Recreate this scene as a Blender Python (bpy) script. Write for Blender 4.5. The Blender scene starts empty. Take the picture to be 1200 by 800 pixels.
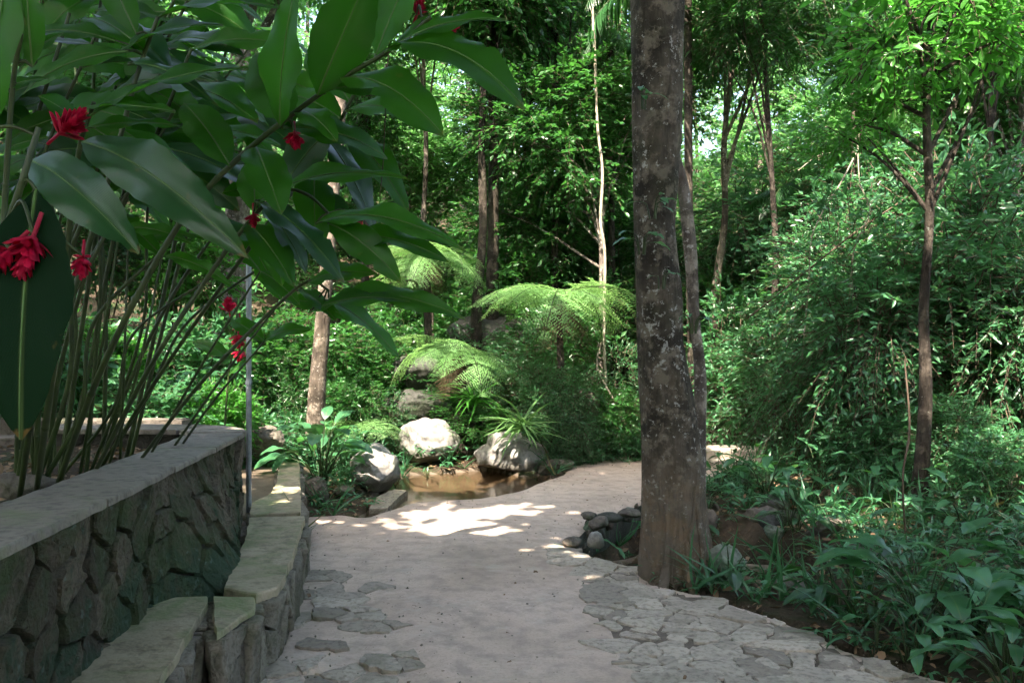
import bpy, bmesh, math, random
import numpy as np
from mathutils import Vector, Matrix

random.seed(5)
RNG = np.random.default_rng(11)
D = bpy.data
SC = bpy.context.scene
COL = SC.collection
PI = math.pi

# ------------------------------------------------------------------ scene, camera, light
SC.view_settings.view_transform = 'Standard'
SC.view_settings.look = 'None'
SC.view_settings.exposure = 2.8
SC.view_settings.gamma = 1.0
SC.view_settings.use_white_balance = True
SC.view_settings.white_balance_temperature = 7350
SC.view_settings.white_balance_tint = 15
SC.render.engine = 'CYCLES'
SC.cycles.use_adaptive_sampling = True
SC.cycles.adaptive_threshold = 0.04
SC.cycles.adaptive_min_samples = 24
SC.cycles.use_denoising = True
SC.cycles.max_bounces = 6
SC.cycles.diffuse_bounces = 3
SC.cycles.glossy_bounces = 2
SC.cycles.transmission_bounces = 4
SC.cycles.transparent_max_bounces = 6
SC.cycles.caustics_reflective = False
SC.cycles.caustics_refractive = False
SC.cycles.sample_clamp_indirect = 6.0

F = 1000.0
CH = 1.6
cam_d = D.cameras.new('camera')
cam_d.lens = 30.0
cam_d.sensor_width = 36.0
cam_d.clip_end = 2000
cam_d.clip_start = 0.05
cam = D.objects.new('camera', cam_d)
COL.objects.link(cam)
cam.location = (0, 0, CH)
cam.rotation_euler = (PI / 2, 0, 0)
SC.camera = cam


def P(px, py, d):
    return np.array([(px - 600) / F * d, d, CH - (py - 400) / F * d])


def gp(px, py, z=0.0):
    d = (CH - z) * F / (py - 400)
    return ((px - 600) / F * d, d)


S = np.array([-0.26, -0.62, 1.0])
S = S / np.linalg.norm(S)
elev = math.asin(S[2])
sl = D.lights.new('sun', 'SUN')
sl.energy = 3.6
sl.angle = math.radians(0.5)
sl.color = (1.0, 0.955, 0.88)
so = D.objects.new('sun', sl)
COL.objects.link(so)
so.rotation_euler = Vector(tuple(S)).to_track_quat('Z', 'Y').to_euler()
so.location = (0, 0, 30)
W = D.worlds.new('World')
SC.world = W
W.use_nodes = True
wn = W.node_tree
bg = wn.nodes['Background']
sky = wn.nodes.new('ShaderNodeTexSky')
sky.sky_type = 'NISHITA'
sky.sun_disc = False
sky.sun_elevation = elev
sky.sun_rotation = math.atan2(S[0], S[1])
sky.dust_density = 2.5
sky.air_density = 1.0
wn.links.new(sky.outputs[0], bg.inputs[0])
bg.inputs[1].default_value = 0.14

# ------------------------------------------------------------------ numpy noise


def _hash(ix, iy, iz, seed):
    h = (ix * 374761393 + iy * 668265263 + iz * 2147483647 + seed * 974711) & 0xFFFFFFFF
    h = ((h ^ (h >> 13)) * 1274126177) & 0xFFFFFFFF
    h = (h ^ (h >> 16)) & 0xFFFF
    return h / 65535.0 * 2 - 1


def vnoise(p, seed=0):
    p = np.asarray(p, dtype=float)
    i = np.floor(p).astype(np.int64)
    f = p - i
    u = f * f * (3 - 2 * f)
    r = 0
    for dx in (0, 1):
        for dy in (0, 1):
            for dz in (0, 1):
                w = (u[:, 0] if dx else 1 - u[:, 0]) * (u[:, 1] if dy else 1 - u[:, 1]) * (u[:, 2] if dz else 1 - u[:, 2])
                r = r + w * _hash(i[:, 0] + dx, i[:, 1] + dy, i[:, 2] + dz, seed)
    return r


def fbm(p, octv=4, seed=0, gain=0.5):
    p = np.asarray(p, dtype=float)
    a, s, r = 1.0, 1.0, 0
    for k in range(octv):
        r = r + a * vnoise(p * s + 17.3 * k, seed + k)
        a *= gain
        s *= 2.03
    return r


# ------------------------------------------------------------------ mesh accumulator
class G:
    def __init__(self):
        self.V, self.A, self.UV, self.faces, self.n = [], [], [], [], 0

    def add(self, V, Fs, rnd=0.5, uv=None, mi=0):
        V = np.asarray(V, dtype=float).reshape(-1, 3)
        m = len(V)
        self.V.append(V)
        a = np.empty(m)
        a[:] = rnd
        self.A.append(a)
        self.UV.append(np.zeros((m, 2)) if uv is None else np.asarray(uv, dtype=float))
        if isinstance(Fs, np.ndarray):
            self.faces.append((Fs + self.n, mi))
        else:
            by = {}
            for f in Fs:
                by.setdefault(len(f), []).append(f)
            for k, fl in by.items():
                self.faces.append((np.array(fl, dtype=np.int64) + self.n, mi))
        self.n += m

    def mesh(self, name, mats, smooth=True):
        me = D.meshes.new(name)
        V = np.concatenate(self.V) if self.V else np.zeros((0, 3))
        me.vertices.add(len(V))
        me.vertices.foreach_set('co', V.astype(np.float32).ravel())
        loops = np.concatenate([f.ravel() for f, _ in self.faces])
        tot = np.concatenate([np.full(len(f), f.shape[1]) for f, _ in self.faces])
        mi = np.concatenate([np.full(len(f), m) for f, m in self.faces])
        start = np.concatenate([[0], np.cumsum(tot)[:-1]])
        me.loops.add(len(loops))
        me.loops.foreach_set('vertex_index', loops.astype(np.int32))
        me.polygons.add(len(tot))
        me.polygons.foreach_set('loop_start', start.astype(np.int32))
        me.polygons.foreach_set('material_index', mi.astype(np.int32))
        me.polygons.foreach_set('use_smooth', np.full(len(tot), bool(smooth)))
        me.update(calc_edges=True)
        at = me.attributes.new('rnd', 'FLOAT', 'POINT')
        at.data.foreach_set('value', np.concatenate(self.A).astype(np.float32))
        UV = np.concatenate(self.UV)
        if UV.any():
            for k, nm in ((0, 'lu'), (1, 'lv')):
                at = me.attributes.new(nm, 'FLOAT', 'POINT')
                at.data.foreach_set('value', UV[:, k].astype(np.float32))
        for m in (mats if isinstance(mats, (list, tuple)) else [mats]):
            me.materials.append(m)
        me.validate()
        return me

    def obj(self, name, mats, parent=None, smooth=True):
        o = D.objects.new(name, self.mesh(name, mats, smooth))
        COL.objects.link(o)
        if parent is not None:
            o.parent = parent
        return o


def tag(o, label=None, cat=None, group=None, kind=None):
    if label: o['label'] = label
    if cat: o['category'] = cat
    if group: o['group'] = group
    if kind: o['kind'] = kind
    return o


def empty(name, loc, label=None, cat=None, group=None, rz=0.0):
    o = D.objects.new(name, None)
    o.empty_display_size = 0.2
    COL.objects.link(o)
    o.location = tuple(loc)
    o.rotation_euler = (0, 0, rz)
    return tag(o, label, cat, group)


def link_mesh(name, me, parent=None, loc=(0, 0, 0), rot=(0, 0, 0), sc=1.0):
    o = D.objects.new(name, me)
    COL.objects.link(o)
    if parent is not None: o.parent = parent
    o.location = tuple(loc)
    o.rotation_euler = tuple(rot)
    o.scale = (sc, sc, sc) if not hasattr(sc, '__len__') else tuple(sc)
    return o


def copy_tree(o, parent=None):
    c = o.copy()
    COL.objects.link(c)
    if parent is not None: c.parent = parent
    for ch in list(o.children):
        copy_tree(ch, c)
    return c


# ------------------------------------------------------------------ materials
class NT:
    def __init__(self, name):
        self.m = D.materials.new(name)
        self.m.use_nodes = True
        self.t = self.m.node_tree
        self.b = self.t.nodes['Principled BSDF']
        self.out = self.t.nodes['Material Output']

    def n(self, typ, **kw):
        nd = self.t.nodes.new(typ)
        for k, v in kw.items():
            if k.startswith('i_'):
                key = k[2:]
                nd.inputs[int(key) if key.isdigit() else key].default_value = v
            else:
                setattr(nd, k, v)
        return nd

    def l(self, a, b):
        self.t.links.new(a, b)

    def coord(self, kind='Object', scale=(1, 1, 1), loc=(0, 0, 0)):
        tc = self.n('ShaderNodeTexCoord')
        mp = self.n('ShaderNodeMapping')
        mp.inputs['Scale'].default_value = scale
        mp.inputs['Location'].default_value = loc
        self.l(tc.outputs[kind], mp.inputs['Vector'])
        return mp.outputs[0]

    def noise(self, vec, scale, detail=5, rough=0.55, dist=0.0):
        nd = self.n('ShaderNodeTexNoise')
        nd.inputs['Scale'].default_value = scale
        nd.inputs['Detail'].default_value = detail
        nd.inputs['Roughness'].default_value = rough
        nd.inputs['Distortion'].default_value = dist
        self.l(vec, nd.inputs['Vector'])
        return nd.outputs['Fac']

    def ramp(self, fac, stops, interp='LINEAR'):
        nd = self.n('ShaderNodeValToRGB')
        cr = nd.color_ramp
        cr.interpolation = interp
        while len(cr.elements) < len(stops): cr.elements.new(0.5)
        for e, (p, c) in zip(cr.elements, stops):
            e.position = p
            e.color = (c, c, c, 1) if not hasattr(c, '__len__') else (*c, 1)
        self.l(fac, nd.inputs[0])
        return nd.outputs[0]

    def mix(self, fac, a, b, mode='MIX'):
        nd = self.n('ShaderNodeMix', data_type='RGBA', blend_type=mode)
        for inp, v in ((nd.inputs[0], fac), (nd.inputs[6], a), (nd.inputs[7], b)):
            if hasattr(v, 'links') or hasattr(v, 'is_linked'):
                self.l(v, inp)
            elif hasattr(v, '__len__'):
                inp.default_value = (*v, 1)
            else:
                inp.default_value = v
        return nd.outputs[2]

    def attr(self, name):
        return self.n('ShaderNodeAttribute', attribute_name=name).outputs['Fac']

    def bump(self, h, strength=0.5, dist=0.02, prev=None):
        nd = self.n('ShaderNodeBump')
        nd.inputs['Strength'].default_value = strength
        nd.inputs['Distance'].default_value = dist
        self.l(h, nd.inputs['Height'])
        if prev is not None: self.l(prev, nd.inputs['Normal'])
        return nd.outputs[0]

    def fin(self, color, rough=0.8, normal=None, spec=0.3):
        if hasattr(color, '__len__') and not hasattr(color, 'links'):
            self.b.inputs['Base Color'].default_value = (*color, 1)
        else:
            self.l(color, self.b.inputs['Base Color'])
        if hasattr(rough, 'links'):
            self.l(rough, self.b.inputs['Roughness'])
        else:
            self.b.inputs['Roughness'].default_value = rough
        self.b.inputs['Specular IOR Level'].default_value = spec
        if normal is not None: self.l(normal, self.b.inputs['Normal'])
        return self.m


def leaf_mat(name, dark, light, trans, tf=0.4, rough=0.4, spec=0.5, vein=None, nscale=1.2, brown=0.0):
    if name not in ('dead_leaf_brown', 'fern_green', 'dead_frond_brown'):
        dark, light, trans = [(q[0] * .68, q[1], q[2] * .95) for q in (dark, light, trans)]
    t = NT(name)
    r = t.attr('rnd')
    oi = t.n('ShaderNodeObjectInfo').outputs['Random']
    ad = t.n('ShaderNodeMath', operation='MULTIPLY_ADD', i_1=0.25)
    t.l(oi, ad.inputs[0]); t.l(r, ad.inputs[2])
    c = t.ramp(ad.outputs[0], [(0.05, dark), (1.05 if False else 1.0, light)])
    co = t.coord('Object')
    big = t.noise(co, nscale, 3)
    c = t.mix(t.ramp(big, [(0.3, 0.0), (0.7, 0.5)]), c, tuple(min(1, x * 1.6) for x in light))
    if brown:
        sp = t.ramp(r, [(1 - brown - .01, 0.0), (1 - brown, 1.0)])
        c = t.mix(sp, c, (0.16, 0.11, 0.03))
    nrm = None
    if vein is not None:
        u, v = t.attr('lu'), t.attr('lv')
        au = t.n('ShaderNodeMath', operation='ABSOLUTE'); t.l(u, au.inputs[0])
        mid = t.ramp(au.outputs[0], [(0.0, 1.0), (0.035, 0.7), (0.07, 0.0)])
        # side veins
        k = t.n('ShaderNodeMath', operation='MULTIPLY_ADD', i_1=-0.55); t.l(au.outputs[0], k.inputs[0]); t.l(v, k.inputs[2])
        k2 = t.n('ShaderNodeMath', operation='MULTIPLY', i_1=230.0); t.l(k.outputs[0], k2.inputs[0])
        sn = t.n('ShaderNodeMath', operation='SINE'); t.l(k2.outputs[0], sn.inputs[0])
        side = t.ramp(sn.outputs[0], [(0.0, 0.0), (1.0, 0.2)])
        c = t.mix(side, c, tuple(x * 0.72 for x in dark))
        blem = t.noise(co, 14, 4)
        c = t.mix(t.ramp(blem, [(0.66, 0.0), (0.74, 0.55)]), c, (0.13, 0.10, 0.03))
        bn = t.noise(co, 40, 3)
        ad2 = t.n('ShaderNodeMath', operation='MULTIPLY_ADD', i_1=0.07); t.l(bn, ad2.inputs[0]); t.l(v, ad2.inputs[2])
        c = t.mix(t.ramp(ad2.outputs[0], [(0.99, 0.0), (1.0, 0.75)]), c, (0.15, 0.09, 0.03))
        c = t.mix(mid, c, vein)
        nrm = t.bump(sn.outputs[0], 0.10, 0.002)
    t.fin(c, rough, nrm, spec)
    tr = t.n('ShaderNodeBsdfTranslucent')
    tc = t.mix(r, tuple(x * 0.75 for x in trans), trans)
    if vein is not None:
        tc = t.mix(side, tc, tuple(x * 0.7 for x in trans))
    t.l(tc, tr.inputs[0])
    ms = t.n('ShaderNodeMixShader')
    ms.inputs[0].default_value = tf
    t.l(t.b.outputs[0], ms.inputs[1]); t.l(tr.outputs[0], ms.inputs[2])
    t.l(ms.outputs[0], t.out.inputs['Surface'])
    return t.m


M = {}
M['far'] = leaf_mat('foliage_far_haze_tint', (0.05, 0.12, 0.04), (0.13, 0.25, 0.085), (0.26, 0.50, 0.13), 0.45, 0.33, nscale=0.35)  # leaf colour lightened to stand in for distant haze
M['mid'] = leaf_mat('foliage_mid', (0.016, 0.058, 0.016), (0.046, 0.125, 0.034), (0.10, 0.29, 0.045), 0.40, 0.3, nscale=0.9)
M['dark'] = leaf_mat('foliage_dark', (0.013, 0.045, 0.014), (0.036, 0.10, 0.03), (0.08, 0.22, 0.04), 0.36, 0.3, nscale=0.9)
M['cool'] = leaf_mat('foliage_cool', (0.028, 0.085, 0.038), (0.075, 0.175, 0.08), (0.15, 0.34, 0.10), 0.38, 0.32, 0.6, nscale=1.2, brown=0.02)
M['under'] = leaf_mat('foliage_undergrowth', (0.022, 0.078, 0.036), (0.06, 0.155, 0.072), (0.09, 0.27, 0.07), 0.28, 0.34, 0.6, nscale=1.2, brown=0.03)
M['lime'] = leaf_mat('foliage_lime', (0.035, 0.11, 0.018), (0.075, 0.20, 0.036), (0.15, 0.45, 0.06), 0.48, 0.34, nscale=0.7)
M['fern'] = leaf_mat('fern_green', (0.06, 0.17, 0.05), (0.15, 0.31, 0.11), (0.25, 0.50, 0.14), 0.42, 0.5, 0.4)
M['ginger'] = leaf_mat('ginger_leaf_green', (0.010, 0.052, 0.006), (0.026, 0.095, 0.011), (0.085, 0.36, 0.016), 0.48, 0.42, 0.35, vein=(0.07, 0.17, 0.03), nscale=2.0)
M['glossy'] = leaf_mat('glossy_leaf_green', (0.012, 0.048, 0.016), (0.02, 0.065, 0.022), (0.05, 0.2, 0.02), 0.28, 0.33, 0.6, vein=(0.06, 0.13, 0.05), nscale=2.0)
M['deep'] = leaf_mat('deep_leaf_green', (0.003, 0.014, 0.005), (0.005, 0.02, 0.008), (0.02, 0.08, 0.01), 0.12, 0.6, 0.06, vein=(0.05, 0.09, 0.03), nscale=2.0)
M['broad'] = leaf_mat('broad_leaf_green', (0.035, 0.11, 0.048), (0.085, 0.20, 0.095), (0.14, 0.36, 0.08), 0.35, 0.3, 0.6, vein=(0.12, 0.24, 0.08), nscale=3.0)
M['canopy'] = leaf_mat('canopy_green', (0.03, 0.07, 0.02), (0.06, 0.12, 0.03), (0.12, 0.22, 0.05), 0.35, 0.4)
M['litter'] = leaf_mat('dead_leaf_brown', (0.09, 0.05, 0.03), (0.26, 0.17, 0.10), (0.2, 0.12, 0.05), 0.15, 0.6, 0.3)


def mk_bark(name, c1, c2, lich, vs=5.0, orange=False, lich_amt=0.62):
    t = NT(name)
    co = t.coord('Object', (1, 1, 0.18))
    co1 = t.coord('Object')
    n1 = t.noise(co, vs * 4, 7, 0.65, 0.6)
    n2 = t.noise(co1, 2.2, 4, 0.6)
    c = t.mix(t.ramp(n1, [(0.34, 0.0), (0.66, 1.0)]), c1, c2)
    c = t.mix(t.ramp(n2, [(0.42, 0.0), (0.6, 0.85)]), c, tuple(x * 0.35 for x in c1))
    n7 = t.noise(co1, 7.0, 6, 0.7)
    c = t.mix(t.ramp(n7, [(0.5, 0.0), (0.6, 0.75)]), c, tuple(min(1, x * 1.55) for x in c2))
    moss = t.noise(co1, 1.3, 5, 0.65)
    c = t.mix(t.ramp(moss, [(0.55, 0.0), (0.72, 0.55)]), c, (0.06, 0.075, 0.03))
    n3 = t.noise(co1, 26, 6, 0.7)
    n4 = t.noise(co1, 3.4, 2, 0.5)
    mlt = t.n('ShaderNodeMath', operation='MULTIPLY_ADD', i_1=0.28); t.l(n4, mlt.inputs[0]); t.l(n3, mlt.inputs[2])
    lm = t.ramp(mlt.outputs[0], [(lich_amt + .13, 0.0), (lich_amt + .17, 0.85)])
    c = t.mix(lm, c, lich)
    if orange:
        sx = t.n('ShaderNodeSeparateXYZ'); t.l(co1, sx.inputs[0])
        mr = t.ramp(sx.outputs['Z'], [(0.0, 0.85), (0.4, 0.7), (0.85, 0.0)])
        on = t.ramp(t.noise(co1, 5.5, 7, 0.75, 0.2), [(0.47, 0.0), (0.6, 1.0)])
        mm = t.mix(1.0, mr, on, 'MULTIPLY')
        c = t.mix(mm, c, (0.22, 0.125, 0.06))
        c = t.mix(t.ramp(sx.outputs['Z'], [(0.0, 0.6), (0.6, 0.4), (1.0, 0.0)]), c, (0.19, 0.155, 0.12))
    b1 = t.bump(n1, 1.0, 0.05)
    b1 = t.bump(n7, 0.8, 0.04, b1)
    b2 = t.bump(n3, 0.5, 0.01, b1)
    return t.fin(c, 0.88, b2, 0.2)


M['bark_main'] = mk_bark('bark_mottled', (0.062, 0.052, 0.039), (0.145, 0.122, 0.094), (0.42, 0.42, 0.38), 5, True, 0.60)
M['bark_pale'] = mk_bark('bark_pale', (0.15, 0.12, 0.10), (0.28, 0.24, 0.20), (0.55, 0.53, 0.48), 6, False, 0.6)
M['bark_mid'] = mk_bark('bark_brown', (0.10, 0.08, 0.06), (0.20, 0.165, 0.13), (0.4, 0.38, 0.33), 6, False, 0.62)
M['bark_dark'] = mk_bark('bark_dark', (0.032, 0.026, 0.02), (0.07, 0.058, 0.046), (0.2, 0.22, 0.19), 6, False, 0.66)


def mk_stone(name, c1, c2, c3, scale=3.0, moss=None, moss_amt=0.55, rough=0.85, use_rnd=True, bstr=0.7, teal=None, spots=None, rfac=0.55, wet=False):
    t = NT(name)
    co = t.coord('Object')
    n1 = t.noise(co, scale, 7, 0.62, 0.3)
    n2 = t.noise(co, scale * 7, 6, 0.65)
    c = t.ramp(n1, [(0.3, c1), (0.5, c2), (0.72, c3)])
    if use_rnd:
        r = t.attr('rnd')
        c = t.mix(rfac, c, t.ramp(r, [(0.0, tuple(x * 0.8 for x in c1)), (0.4, c2), (0.75, c3), (1.0, tuple(x * 0.9 for x in c2))]))
    c = t.mix(t.ramp(n2, [(0.36, 0.55), (0.52, 0.0)]), c, tuple(x * 0.42 for x in c1))
    if spots:
        n5 = t.noise(co, scale * 2.3, 5, 0.6)
        c = t.mix(t.ramp(n5, [(0.54, 0.0), (0.6, 0.8)]), c, spots)
    if wet:
        sz_ = t.n('ShaderNodeSeparateXYZ'); t.l(co, sz_.inputs[0])
        aw = t.n('ShaderNodeMath', operation='MULTIPLY_ADD', i_1=0.22); t.l(n1, aw.inputs[0]); t.l(sz_.outputs['Z'], aw.inputs[2])
        c = t.mix(t.ramp(aw.outputs[0], [(0.0, 0.8), (0.05, 0.0)]), c, (0.085, 0.075, 0.055))
        n8 = t.noise(co, 3.1, 5, 0.7)
        c = t.mix(t.ramp(n8, [(0.52, 0.0), (0.64, 0.6)]), c, (0.17, 0.19, 0.13))
    if moss:
        n3 = t.noise(co, 2.3, 6, 0.7, 0.4)
        c = t.mix(t.ramp(n3, [(moss_amt - 0.09, 0.0), (moss_amt + 0.09, 0.9)]), c, moss)
    if teal:
        sx = t.n('ShaderNodeSeparateXYZ'); t.l(co, sx.inputs[0])
        n4 = t.noise(co, 3.7, 6, 0.72, 0.6)
        ad = t.n('ShaderNodeMath', operation='MULTIPLY_ADD', i_1=-0.25); t.l(sx.outputs['Z'], ad.inputs[0]); t.l(n4, ad.inputs[2])
        c = t.mix(t.ramp(ad.outputs[0], [(0.36, 0.0), (0.46, 0.85)]), c, teal)
        n6 = t.noise(co, 21, 4, 0.6)
        c = t.mix(t.ramp(n6, [(0.62, 0.0), (0.7, 0.35)]), c, (0.16, 0.24, 0.22))
    b1 = t.bump(n1, bstr, 0.05)
    b2 = t.bump(n2, min(1, bstr * 1.3), 0.02, b1)
    return t.fin(c, rough, b2, 0.3)


M['wall_stone'] = mk_stone('wall_stone', (0.038, 0.033, 0.023), (0.088, 0.074, 0.052), (0.17, 0.142, 0.105), 6, (0.045, 0.075, 0.03), 0.52, teal=(0.028, 0.062, 0.036), bstr=1.0)
M['bench_stone'] = mk_stone('bench_stone', (0.14, 0.125, 0.10), (0.23, 0.205, 0.165), (0.30, 0.27, 0.21), 6, (0.07, 0.085, 0.045), 0.6)
M['mortar'] = mk_stone('mortar', (0.03, 0.028, 0.024), (0.045, 0.042, 0.035), (0.065, 0.06, 0.05), 8, use_rnd=False)
M['coping'] = mk_stone('coping_slate', (0.15, 0.135, 0.115), (0.235, 0.21, 0.18), (0.33, 0.295, 0.25), 2.6, (0.16, 0.19, 0.10), 0.62, rough=0.7, bstr=0.45)
M['bench_top'] = mk_stone('bench_slate', (0.22, 0.185, 0.125), (0.34, 0.285, 0.195), (0.46, 0.39, 0.28), 2.2, (0.15, 0.21, 0.08), 0.57, rough=0.65, bstr=0.5)
M['boulder'] = mk_stone('boulder_pale', (0.17, 0.165, 0.15), (0.28, 0.27, 0.25), (0.39, 0.38, 0.355), 2.0, None, use_rnd=False, bstr=0.6, wet=True, spots=(0.17, 0.16, 0.15))
M['rock'] = mk_stone('rock_grey', (0.08, 0.07, 0.058), (0.14, 0.122, 0.10), (0.23, 0.20, 0.17), 3.0, (0.06, 0.08, 0.035), 0.58, use_rnd=False)
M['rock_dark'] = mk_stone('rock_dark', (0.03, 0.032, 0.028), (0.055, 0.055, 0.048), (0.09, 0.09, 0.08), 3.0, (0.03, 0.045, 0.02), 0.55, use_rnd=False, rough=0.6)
M['rock_mossy'] = mk_stone('rock_mossy', (0.14, 0.15, 0.13), (0.22, 0.24, 0.21), (0.34, 0.36, 0.33), 3.0, (0.08, 0.15, 0.08), 0.5, use_rnd=False)
M['flag'] = mk_stone('flagstone', (0.29, 0.25, 0.205), (0.40, 0.35, 0.285), (0.52, 0.455, 0.375), 4.0, (0.22, 0.20, 0.15), 0.62, bstr=0.6, rfac=0.8)
M['wet_slab'] = mk_stone('wet_slab', (0.20, 0.17, 0.13), (0.32, 0.28, 0.22), (0.4, 0.36, 0.3), 4.0, rough=0.25)

# path surface: trodden concrete under a film of pinkish sand
t = NT('path_sand')
co = t.coord('Object')
n1 = t.noise(co, 0.9, 5, 0.6, 0.4)
n2 = t.noise(co, 7, 7, 0.65)
n3 = t.noise(co, 60, 5, 0.7)
c = t.ramp(n1, [(0.32, (0.44, 0.345, 0.275)), (0.5, (0.545, 0.43, 0.35)), (0.68, (0.60, 0.485, 0.40))])
c = t.mix(t.ramp(n2, [(0.35, 0.5), (0.55, 0.0)]), c, (0.24, 0.195, 0.165))
c = t.mix(t.ramp(n3, [(0.3, 0.35), (0.5, 0.0)]), c, (0.2, 0.16, 0.13))
n4 = t.noise(co, 2.6, 6, 0.7)
c = t.mix(t.ramp(n4, [(0.56, 0.0), (0.66, 0.45)]), c, (0.52, 0.46, 0.39))
n6 = t.noise(co, 1.7, 7, 0.75, 1.0)
c = t.mix(t.ramp(n6, [(0.36, 0.35), (0.46, 0.0)]), c, (0.26, 0.22, 0.18))
c = t.mix(t.ramp(t.noise(co, 32, 3, 0.5), [(0.70, 0.0), (0.73, 0.8)]), c, (0.10, 0.08, 0.06))
b = t.bump(n2, 0.45, 0.02)
b = t.bump(n3, 0.45, 0.006, b)
M['path'] = t.fin(c, 0.8, b, 0.25)

# soil
t = NT('forest_soil')
co = t.coord('Object')
n1 = t.noise(co, 1.4, 6, 0.65)
n2 = t.noise(co, 18, 6, 0.7)
c = t.ramp(n1, [(0.3, (0.035, 0.026, 0.018)), (0.5, (0.06, 0.045, 0.03)), (0.72, (0.10, 0.075, 0.05))])
c = t.mix(t.ramp(n2, [(0.55, 0.0), (0.66, 0.8)]), c, (0.17, 0.115, 0.07))
c = t.mix(t.ramp(t.noise(co, 2.1, 5, 0.6), [(0.52, 0.0), (0.64, 0.7)]), c, (0.03, 0.06, 0.018))
M['soil'] = t.fin(c, 0.95, t.bump(n2, 0.9, 0.05), 0.2)
# pool bed / sand
t = NT('wet_sand')
co = t.coord('Object')
n2 = t.noise(co, 5, 6, 0.6)
c = t.ramp(n2, [(0.3, (0.08, 0.062, 0.045)), (0.7, (0.16, 0.125, 0.09))])
M['sand'] = t.fin(c, 0.6, t.bump(n2, 0.5, 0.03), 0.4)

# water
t = NT('stream_water')
co = t.coord('Object', (1, 1.6, 1))
bmp = t.bump(t.noise(co, 9, 3, 0.5, 0.6), 0.12, 0.02)
tr = t.n('ShaderNodeBsdfTransparent'); tr.inputs[0].default_value = (0.78, 0.72, 0.62, 1)
gl = t.n('ShaderNodeBsdfGlossy'); gl.inputs['Roughness'].default_value = 0.03
t.l(bmp, gl.inputs['Normal'])
fr = t.n('ShaderNodeFresnel'); fr.inputs[0].default_value = 1.33; t.l(bmp, fr.inputs['Normal'])
ms = t.n('ShaderNodeMixShader')
t.l(fr.outputs[0], ms.inputs[0]); t.l(tr.outputs[0], ms.inputs[1]); t.l(gl.outputs[0], ms.inputs[2])
t.l(ms.outputs[0], t.out.inputs['Surface'])
M['water'] = t.m

t = NT('galvanised_metal')
co = t.coord('Object')
n = t.noise(co, 30, 4)
M['metal'] = t.fin(t.ramp(n, [(0.3, (0.19, 0.22, 0.26)), (0.7, (0.32, 0.36, 0.41))]), 0.38, None, 0.5)
t.b.inputs['Metallic'].default_value = 0.7
t = NT('red_bract')
r = t.attr('rnd')
M['red'] = t.fin(t.ramp(r, [(0, (0.30, 0.004, 0.03)), (1, (0.68, 0.012, 0.07))]), 0.45, None, 0.4)
tr = t.n('ShaderNodeBsdfTranslucent'); tr.inputs[0].default_value = (0.75, 0.02, 0.09, 1)
ms = t.n('ShaderNodeMixShader'); ms.inputs[0].default_value = 0.35
t.l(t.b.outputs[0], ms.inputs[1]); t.l(tr.outputs[0], ms.inputs[2]); t.l(ms.outputs[0], t.out.inputs['Surface'])
t = NT('green_stem')
co = t.coord('Object')
M['stem'] = t.fin(t.ramp(t.noise(co, 7, 4), [(0.3, (0.014, 0.03, 0.008)), (0.7, (0.04, 0.07, 0.018))]), 0.5, None, 0.4)
t = NT('leaf_midrib')
M['rib'] = t.fin((0.07, 0.16, 0.035), 0.5, None, 0.4)
t = NT('brown_stem')
co = t.coord('Object')
M['bstem'] = t.fin(t.ramp(t.noise(co, 9, 4), [(0.3, (0.05, 0.035, 0.025)), (0.7, (0.13, 0.10, 0.07))]), 0.8, None, 0.2)
t = NT('pale_liana')
co = t.coord('Object')
M['liana'] = t.fin(t.ramp(t.noise(co, 9, 4), [(0.3, (0.22, 0.19, 0.14)), (0.7, (0.42, 0.38, 0.30))]), 0.75, None, 0.2)

# ------------------------------------------------------------------ shape tools


def norm(v):
    return v / np.maximum(np.linalg.norm(v, axis=-1, keepdims=True), 1e-9)


def frames(dirs, ups):
    """columns: x side, y along leaf, z normal"""
    y = norm(dirs)
    x = norm(np.cross(y, ups))
    z = np.cross(x, y)
    return np.stack([x, y, z], axis=-1)


def scatter(g, tpl, pos, R, sc, rnd, mi=0):
    V, Fq = tpl[0], tpl[1]
    uv = tpl[2] if len(tpl) > 2 else None
    n, m = len(pos), len(V)
    if n == 0: return
    sc = np.asarray(sc, dtype=float)
    if sc.ndim == 1: sc = np.repeat(sc[:, None], 3, 1)
    VV = V[None] * sc[:, None, :]
    VV = np.einsum('nij,nmj->nmi', R, VV) + pos[:, None, :]
    FF = (Fq[None] + (np.arange(n) * m)[:, None, None]).reshape(-1, Fq.shape[1])
    g.add(VV.reshape(-1, 3), FF, np.repeat(rnd, m), None if uv is None else np.tile(uv, (n, 1)), mi)


def leaf_tpl(w=0.4, rows=((0, 0), (0.3, 0.9), (0.6, 0.85), (1, 0)), fold=0.12, droop=0.15):
    """folded leaf of quads; y along 0..1"""
    V, UV = [], []
    for (tt, ww) in rows:
        z = -droop * tt * tt
        hw = ww * w / 2
        V += [(-hw, tt, z + fold * hw * 2), (0, tt, z), (hw, tt, z + fold * hw * 2)]
        UV += [(-ww, tt), (0, tt), (ww, tt)]
    Fq = []
    for i in range(len(rows) - 1):
        a = i * 3
        Fq += [(a, a + 1, a + 4, a + 3), (a + 1, a + 2, a + 5, a + 4)]
    return np.array(V, dtype=float), np.array(Fq), np.array(UV, dtype=float)


# tiny two-triangle leaf for far foliage
def tri_leaf(w=0.45, fold=0.1, droop=0.12):
    V = np.array([(0, 0, 0), (w / 2, 0.45, fold * w), (0, 1, -droop), (-w / 2, 0.45, fold * w)], dtype=float)
    return V, np.array([(0, 1, 2), (0, 2, 3)])


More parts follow.
